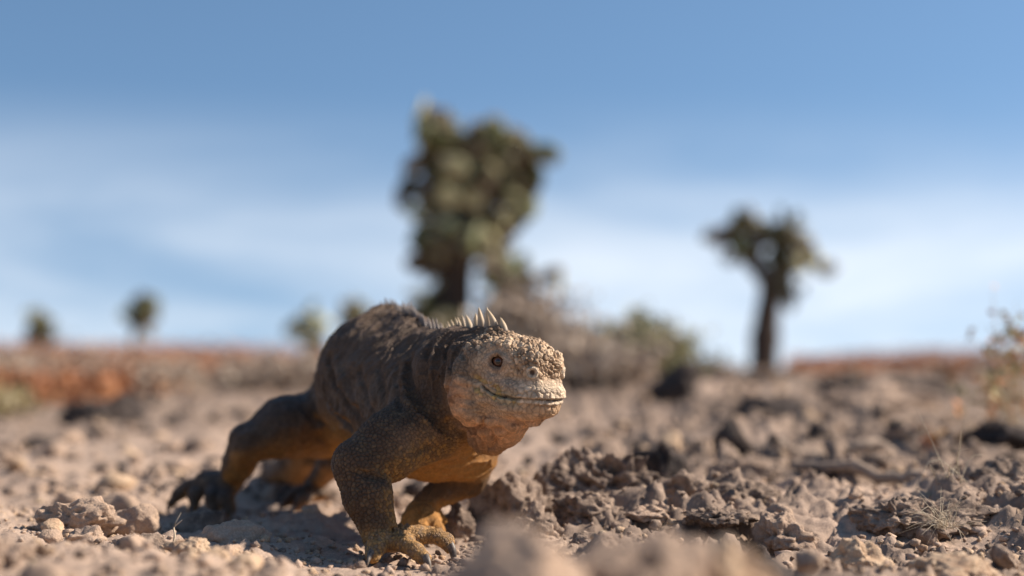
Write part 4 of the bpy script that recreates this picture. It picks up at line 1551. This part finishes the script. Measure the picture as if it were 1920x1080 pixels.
def shrub(name, base, radius, height, n_stem, n_leaf, leaf_size, colors, seed, label, cat='shrub', group=None, stem_mat=None, stem_r=0.004, shape=0.6):
    rg = np.random.default_rng(seed)
    root = empty(name, base)
    tag(root, label, cat, group)
    parts, tips = [], []
    for _ in range(n_stem):
        a = rg.uniform(0, 6.28); rr_ = radius * rg.random() ** 0.6
        top = np.array((math.cos(a) * rr_, math.sin(a) * rr_, height * (1 - shape * (rr_ / radius) ** 2) * rg.uniform(0.65, 1.08)))
        b0 = np.array((math.cos(a), math.sin(a), 0)) * rr_ * 0.3 + np.array((0, 0, -0.01))
        mid_ = b0 + (top - b0) * 0.5 + rg.normal(size=3) * radius * 0.12
        path = smooth_path([b0, mid_, top], 6)
        parts.append(tube(path, np.linspace(stem_r, stem_r * 0.3, 6), 4))
        tips.append(path)
        for _k in range(2):
            i = rg.integers(2, 5)
            q = path[i] + rg.normal(size=3) * np.array((1, 1, 0.7)) * radius * 0.25 + np.array((0, 0, height * 0.12))
            sp2 = smooth_path([path[i], 0.5 * (path[i] + q) + rg.normal(size=3) * radius * 0.04, q], 4)
            parts.append(tube(sp2, np.linspace(stem_r * 0.6, stem_r * 0.2, 4), 3 if stem_r < 0.003 else 4))
            tips.append(sp2)
    v, f = merge(parts)
    link('stems', mesh_np('stems', v, f), stem_mat or M_TWIG, root)
    if n_leaf:
        allp = np.concatenate(tips)
        wgt = np.clip(allp[:, 2] / height, 0.05, 1) ** 0.8
        pos = allp[rg.choice(len(allp), n_leaf, p=wgt / wgt.sum())] + rg.normal(size=(n_leaf, 3)) * radius * 0.05
        pos[:, 2] = np.maximum(pos[:, 2], 0.0)
        cs = np.array(colors)[rg.integers(len(colors), size=n_leaf)] * rg.uniform(0.75, 1.25, (n_leaf, 1))
        v, f, c = leaf_cloud(pos, leaf_size * rg.uniform(0.6, 1.3, n_leaf), cs, seed + 1)
        me = mesh_np('leaves', v, f, smooth=False)
        vcol(me, np.clip(c, 0, 0.9))
        link('leaves', me, M_LEAF, root)
    return root

def on_ground(px, Y):
    x_ = (px - 960) / FPX * Y
    return np.array((x_, Y, ground_z(x_, Y)))

ORANGE = [(0.42, 0.17, 0.06), (0.40, 0.22, 0.09), (0.30, 0.22, 0.08), (0.36, 0.13, 0.06)]
OLIVE = [(0.16, 0.17, 0.06), (0.22, 0.21, 0.09), (0.30, 0.25, 0.12)]
PALE = [(0.55, 0.30, 0.14), (0.50, 0.36, 0.20), (0.46, 0.38, 0.20), (0.36, 0.34, 0.16), (0.58, 0.26, 0.12)]
DRY = [(0.46, 0.36, 0.275), (0.38, 0.295, 0.225), (0.52, 0.42, 0.32), (0.31, 0.24, 0.185)]
shrub('leafy_sprig', on_ground(1895, 2.25), 0.085, 0.285, 9, 130, 0.014, PALE, 41, 'tall thin sprig with scattered pale and orange leaves behind the black rock', 'plant', stem_r=0.0014, shape=0.3, stem_mat=M_STRAW)
shrub('leafy_sprig', on_ground(1868, 2.4), 0.10, 0.17, 15, 210, 0.016, PALE, 42, 'low orange and olive leafy plant beside the tall thin sprig', 'plant', stem_r=0.0013, shape=0.5, stem_mat=M_STRAW)
shrub('leafy_sprig', on_ground(1760, 2.2), 0.045, 0.05, 8, 60, 0.012, ORANGE, 43, 'tiny plant with a few orange leaves on the ground by the black rock', 'plant', stem_r=0.001, shape=0.5)
shrub('dry_shrub', on_ground(990, 6.2), 0.36, 0.40, 170, 2600, 0.035, DRY, 44, 'large twiggy grey-brown shrub behind the head of the iguana', stem_r=0.004)
shrub('dry_shrub', on_ground(1110, 5.2), 0.26, 0.13, 90, 1300, 0.03, DRY, 45, 'low grey-brown dry shrub at the side of the large one', stem_r=0.003)
shrub('green_bush', on_ground(1200, 8.6), 0.38, 0.43, 150, 4600, 0.042, [(0.30, 0.29, 0.15), (0.36, 0.33, 0.19), (0.25, 0.26, 0.12), (0.42, 0.36, 0.25)], 46, 'rounded olive green bush beyond the dry shrubs', stem_r=0.005)
shrub('green_bush', on_ground(1335, 11.0), 0.30, 0.13, 60, 900, 0.045, DRY + OLIVE[:1], 47, 'low brownish bush trailing from the olive green one', stem_r=0.004)
shrub('dry_shrub', on_ground(8, 3.9), 0.10, 0.10, 40, 500, 0.018, [(0.42, 0.33, 0.17), (0.36, 0.30, 0.15), (0.46, 0.38, 0.24)], 48, 'small straw yellow shrub on the pale ground by the black rocks', stem_r=0.0015)
rg = np.random.default_rng(9)
for i in range(44):
    px = rg.uniform(-60, 640) if i < 28 else rg.uniform(1180, 1900)
    Y = rg.uniform(5.5, 16)
    hh_ = rg.uniform(0.08, 0.19) * (0.6 + Y / 22) * (1.0 if px < 900 else 0.5)
    shrub('dry_shrub', on_ground(px, Y), hh_ * rg.uniform(1.6, 2.6), hh_, 40, 420, 0.03 + 0.001 * Y, DRY if rg.random() < 0.75 else DRY + ORANGE[:1], 500 + i,
          'low grey-brown scrub bush on the plain before the red ground cover', group='scrub on the plain', stem_r=0.003)

# red succulent mats far off: ground cover
def red_mats(name, spots, n, seed, label, red=0.0):
    rg = np.random.default_rng(seed)
    P_, S_, C_ = [], [], []
    pal = np.array([(0.42, 0.16, 0.065), (0.46, 0.20, 0.09), (0.34, 0.14, 0.075), (0.30, 0.20, 0.12), (0.38, 0.23, 0.11)])
    for (px0, px1, Y0, Y1, h) in spots:
        Y = rg.uniform(Y0, Y1, n)
        u = (rg.uniform(px0, px1, n) - 960) / FPX
        x_ = u * Y
        cover = vnoise(np.stack([x_ * 0.8, Y * 0.45, Y * 0], 1), seed + 1) * 0.5 + 0.5
        keep = (cover > 0.34) | (Y1 < 14)
        x_, Y, cover = x_[keep], Y[keep], cover[keep]
        z_ = terrain(x_, Y, False) + rg.random(len(Y)) * h * (0.35 + cover)
        P_.append(np.stack([x_, Y, z_], 1))
        S_.append(rg.uniform(0.03, 0.075, len(Y)) * (0.4 + Y / 40))
        tone = vnoise(np.stack([x_ * 0.6, Y * 0.3, Y * 0 + 5], 1), seed + 2)[:, None] * 0.5 + 0.5
        tone = np.clip(tone + red, 0, 1)
        c = pal[rg.integers(3, size=len(Y))] * tone + pal[3 + rg.integers(2, size=len(Y))] * (1 - tone)
        C_.append(c * rg.uniform(0.75, 1.25, (len(Y), 1)))
    v, f, c = leaf_cloud(np.concatenate(P_), np.concatenate(S_), np.concatenate(C_), seed + 3, aspect=0.5, up=0.6)
    me = mesh_np(name, v, f, smooth=False)
    vcol(me, np.clip(c, 0, 0.9))
    o = link(name, me, M_LEAF)
    tag(o, label, 'ground cover', kind='stuff')
red_mats('red_ground_cover', [(-60, 245, 5.2, 11, 0.10), (-150, 640, 14, 34, 0.20), (-150, 720, 30, 75, 0.34)], 9000, 81, 'rust red succulent mats covering the rise towards the horizon', 0.3)
red_mats('red_ground_cover', [(1480, 2060, 22, 40, 0.30), (1470, 2060, 40, 75, 0.40)], 8000, 82, 'rust red succulent mats on the rise beyond the dark lava ridge', 0.5)

# ------------------------------------------------------------------ tree cacti
def pad_mesh(seed):
    rg = np.random.default_rng(seed)
    v, f = ico(2)
    w = v.copy()
    w[:, 2] = w[:, 2] * 0.5 + 0.5                       # base at the origin, tip at 1
    ov = 0.30 + 0.12 * w[:, 2]                          # wider towards the top
    w[:, 0] = v[:, 0] * ov * 0.82
    w[:, 1] = v[:, 1] * 0.085
    w[:, 1] += 0.05 * (w[:, 0] ** 2) * rg.choice((-1, 1)) * 2
    w += 0.015 * rg.normal(size=w.shape) * np.array((1, 0.5, 1))
    return mesh_np('pad', w, f)
PADS = [pad_mesh(i) for i in range(6)]
M_PADS = [flat_mat('pad_green', (0.085, 0.095, 0.035), (0.17, 0.165, 0.065), 6, 0.6, 0.3, 0.3),
          flat_mat('pad_yellow', (0.42, 0.38, 0.18), (0.56, 0.50, 0.29), 6, 0.6, 0.3, 0.2),
          flat_mat('pad_brown', (0.11, 0.082, 0.052), (0.19, 0.145, 0.09), 6, 0.75, 0.2, 0.3)]
PADM = [[], [], []]
for i, pm in enumerate(PADS):
    for k_ in range(3):
        q = pm.copy(); q.materials.append(M_PADS[k_]); PADM[k_].append(q)
M_BARK = flat_mat('cactus_bark', (0.05, 0.035, 0.027), (0.085, 0.06, 0.046), 9, 0.9, 0.15)

def cactus(name, Y, trunk, branches, clusters, pad, per, seed, label, tr=0.12, group=None, mix=(0.45, 0.25, 0.30), spread=1.0, droop=False):
    rg = np.random.default_rng(seed)
    base = W(trunk[0][0], trunk[0][1], Y)
    base[2] = ground_z(base[0], Y)
    root = empty(name, base)
    tag(root, label, 'cactus', group)
    tp = [base - np.array((0, 0, 0.15))] + [W(a_, b_, Y) for a_, b_ in trunk[1:]]
    path = smooth_path(tp, 14)
    v, f = tube(path - base, tr * np.linspace(1.1, 0.6, 14) * (1 + 0.08 * rg.normal(size=14)), 10)
    link('trunk', mesh_np('trunk', v, f), M_BARK, root)
    nodes = [path[i] for i in range(5, 14)]
    for br in branches:
        dy = rg.uniform(-0.3, 0.3) * spread
        ps = [W(a_, b_, Y + dy * i / (len(br) - 1)) for i, (a_, b_) in enumerate(br)]
        bp = smooth_path(ps, 9)
        v, f = tube(bp - base, tr * np.linspace(0.62, 0.32, 9), 8)
        link('branch', mesh_np('branch', v, f), M_BARK, root)
        nodes += [q for q in bp[3:]]
    nodes = np.array(nodes)
    def put(p0, d, size, kind):
        o = bpy.data.objects.new('pad', PADM[kind][rg.integers(6)])
        COL.objects.link(o)
        o.parent = root
        o.location = Vector(p0 - base)
        q = Vector(d).to_track_quat('Z', 'Y') @ Quaternion((0, 0, 1), rg.uniform(0, 6.28))
        o.rotation_mode = 'QUATERNION'
        o.rotation_quaternion = q
        o.scale = (size, size, size)
        return p0 + np.array(d) * size * 0.93
    for (cx, cy) in clusters:
        c = W(cx, cy, Y + rg.uniform(-0.45, 0.45) * spread)
        j = np.argmin(np.linalg.norm(nodes - c, axis=1))
        p0 = nodes[j] + (c - nodes[j]) * 0.15
        # a chain of pads leads out to the cluster
        steps = max(1, int(np.linalg.norm(c - p0) / (pad * 0.85)))
        for s_ in range(min(steps, 6)):
            d = (c - p0); d = d / (np.linalg.norm(d) + 1e-9) + rg.normal(size=3) * 0.22
            d /= np.linalg.norm(d)
            p0 = put(p0, d, pad * rg.uniform(0.85, 1.1), 2)
        starts = [p0]
        for _ in range(per):
            st = starts[rg.integers(len(starts))]
            d = rg.normal(size=3) * np.array((1, 1, 0.8)) + np.array((0, 0, -0.7 if (droop and cy > 380 and abs(cx - 880) > 40) else 0.25)) + 0.6 * (c - st) / pad
            d /= np.linalg.norm(d)
            for _try in range(6):
                if np.linalg.norm(st + d * pad * 0.9 - c) < pad * 1.35:
                    break
                d = rg.normal(size=3) + 0.9 * (c - st) / pad
                d /= np.linalg.norm(d)
            e = put(st, d, pad * rg.uniform(0.7, 1.15), int(rg.choice(3, p=mix)))
            if np.linalg.norm(e - c) < pad * 1.6:
                starts.append(e)
    return root

cactus('tree_cactus', 16.0, [(858, 700), (858, 600), (862, 520), (878, 440), (888, 360), (884, 300)],
       [[(882, 430), (850, 380), (822, 345)], [(886, 420), (922, 375), (950, 335)], [(876, 470), (925, 478), (955, 500), (985, 512)],
        [(866, 520), (835, 500), (800, 475)], [(886, 350), (918, 300), (935, 270)], [(884, 330), (858, 285), (845, 255)], [(860, 560), (828, 550), (808, 565)]],
       [(848, 272), (838, 252), (935, 275), (945, 258), (885, 290), (812, 318), (965, 300), (905, 330), (850, 325), (960, 345), (815, 355), (880, 370), (935, 372), (840, 390),
        (900, 400), (955, 395), (860, 420), (925, 425), (815, 405), (800, 468), (835, 452), (885, 450), (822, 515), (940, 470), (965, 500), (985, 515), (812, 560), (800, 600), (838, 575), (955, 540), (834, 298), (930, 322), (952, 366), (845, 455), (800, 380), (905, 300), (862, 350), (915, 350)],
       0.36, 11, 91, 'huge bushy tree cactus with drooping pads rising behind the iguana', tr=0.17, mix=(0.30, 0.17, 0.53), spread=0.7, droop=True)
cactus('tree_cactus', 23.0, [(1431, 700), (1434, 640), (1440, 580), (1448, 530)],
       [[(1446, 535), (1408, 490), (1372, 452), (1350, 432)], [(1448, 530), (1468, 490), (1474, 450), (1485, 425)], [(1465, 500), (1505, 490), (1540, 485)], [(1412, 480), (1420, 440), (1425, 425)]],
       [(1356, 440), (1382, 428), (1370, 455), (1392, 472), (1400, 430), (1420, 432), (1440, 436), (1460, 440), (1490, 425), (1480, 450), (1500, 466), (1466, 478), (1462, 500), (1470, 525), (1462, 545), (1518, 474), (1540, 490), (1480, 552)],
       0.32, 9, 92, 'forked tree cactus with a bare dark trunk and a spreading crown', tr=0.26, mix=(0.40, 0.06, 0.54))
cactus('tree_cactus', 62.0, [(252, 668), (252, 640), (256, 615)], [[(256, 615), (262, 590), (270, 572)]],
       [(244, 606), (255, 595), (262, 582), (268, 585), (272, 568), (280, 590), (266, 600), (274, 578)], 0.7, 11, 93, 'small far tree cactus with a leaning crown on a thin pale stem', tr=0.2, mix=(0.6, 0.0, 0.4))
cactus('tree_cactus', 66.0, [(66, 680), (68, 650), (70, 625)], [],
       [(62, 612), (76, 606), (72, 624), (66, 640), (70, 655), (80, 618), (58, 660)], 0.7, 11, 94, 'small far tree cactus, stubby and upright, its crown close above the scrub', tr=0.3, mix=(0.5, 0.05, 0.45))
cactus('tree_cactus', 26.0, [(588, 690), (590, 660), (592, 635)], [],
       [(562, 606), (582, 590), (602, 604), (590, 625), (572, 630), (610, 630), (588, 650)], 0.34, 5, 95, 'low yellow-green cactus clump just behind the back of the iguana', tr=0.14, mix=(0.3, 0.55, 0.15))
cactus('tree_cactus', 28.0, [(668, 690), (668, 640), (670, 600)], [],
       [(655, 580), (670, 560), (688, 572), (676, 596), (655, 606)], 0.34, 5, 96, 'brownish cactus rising between the yellow-green clump and the huge cactus', tr=0.14, mix=(0.3, 0.2, 0.5))
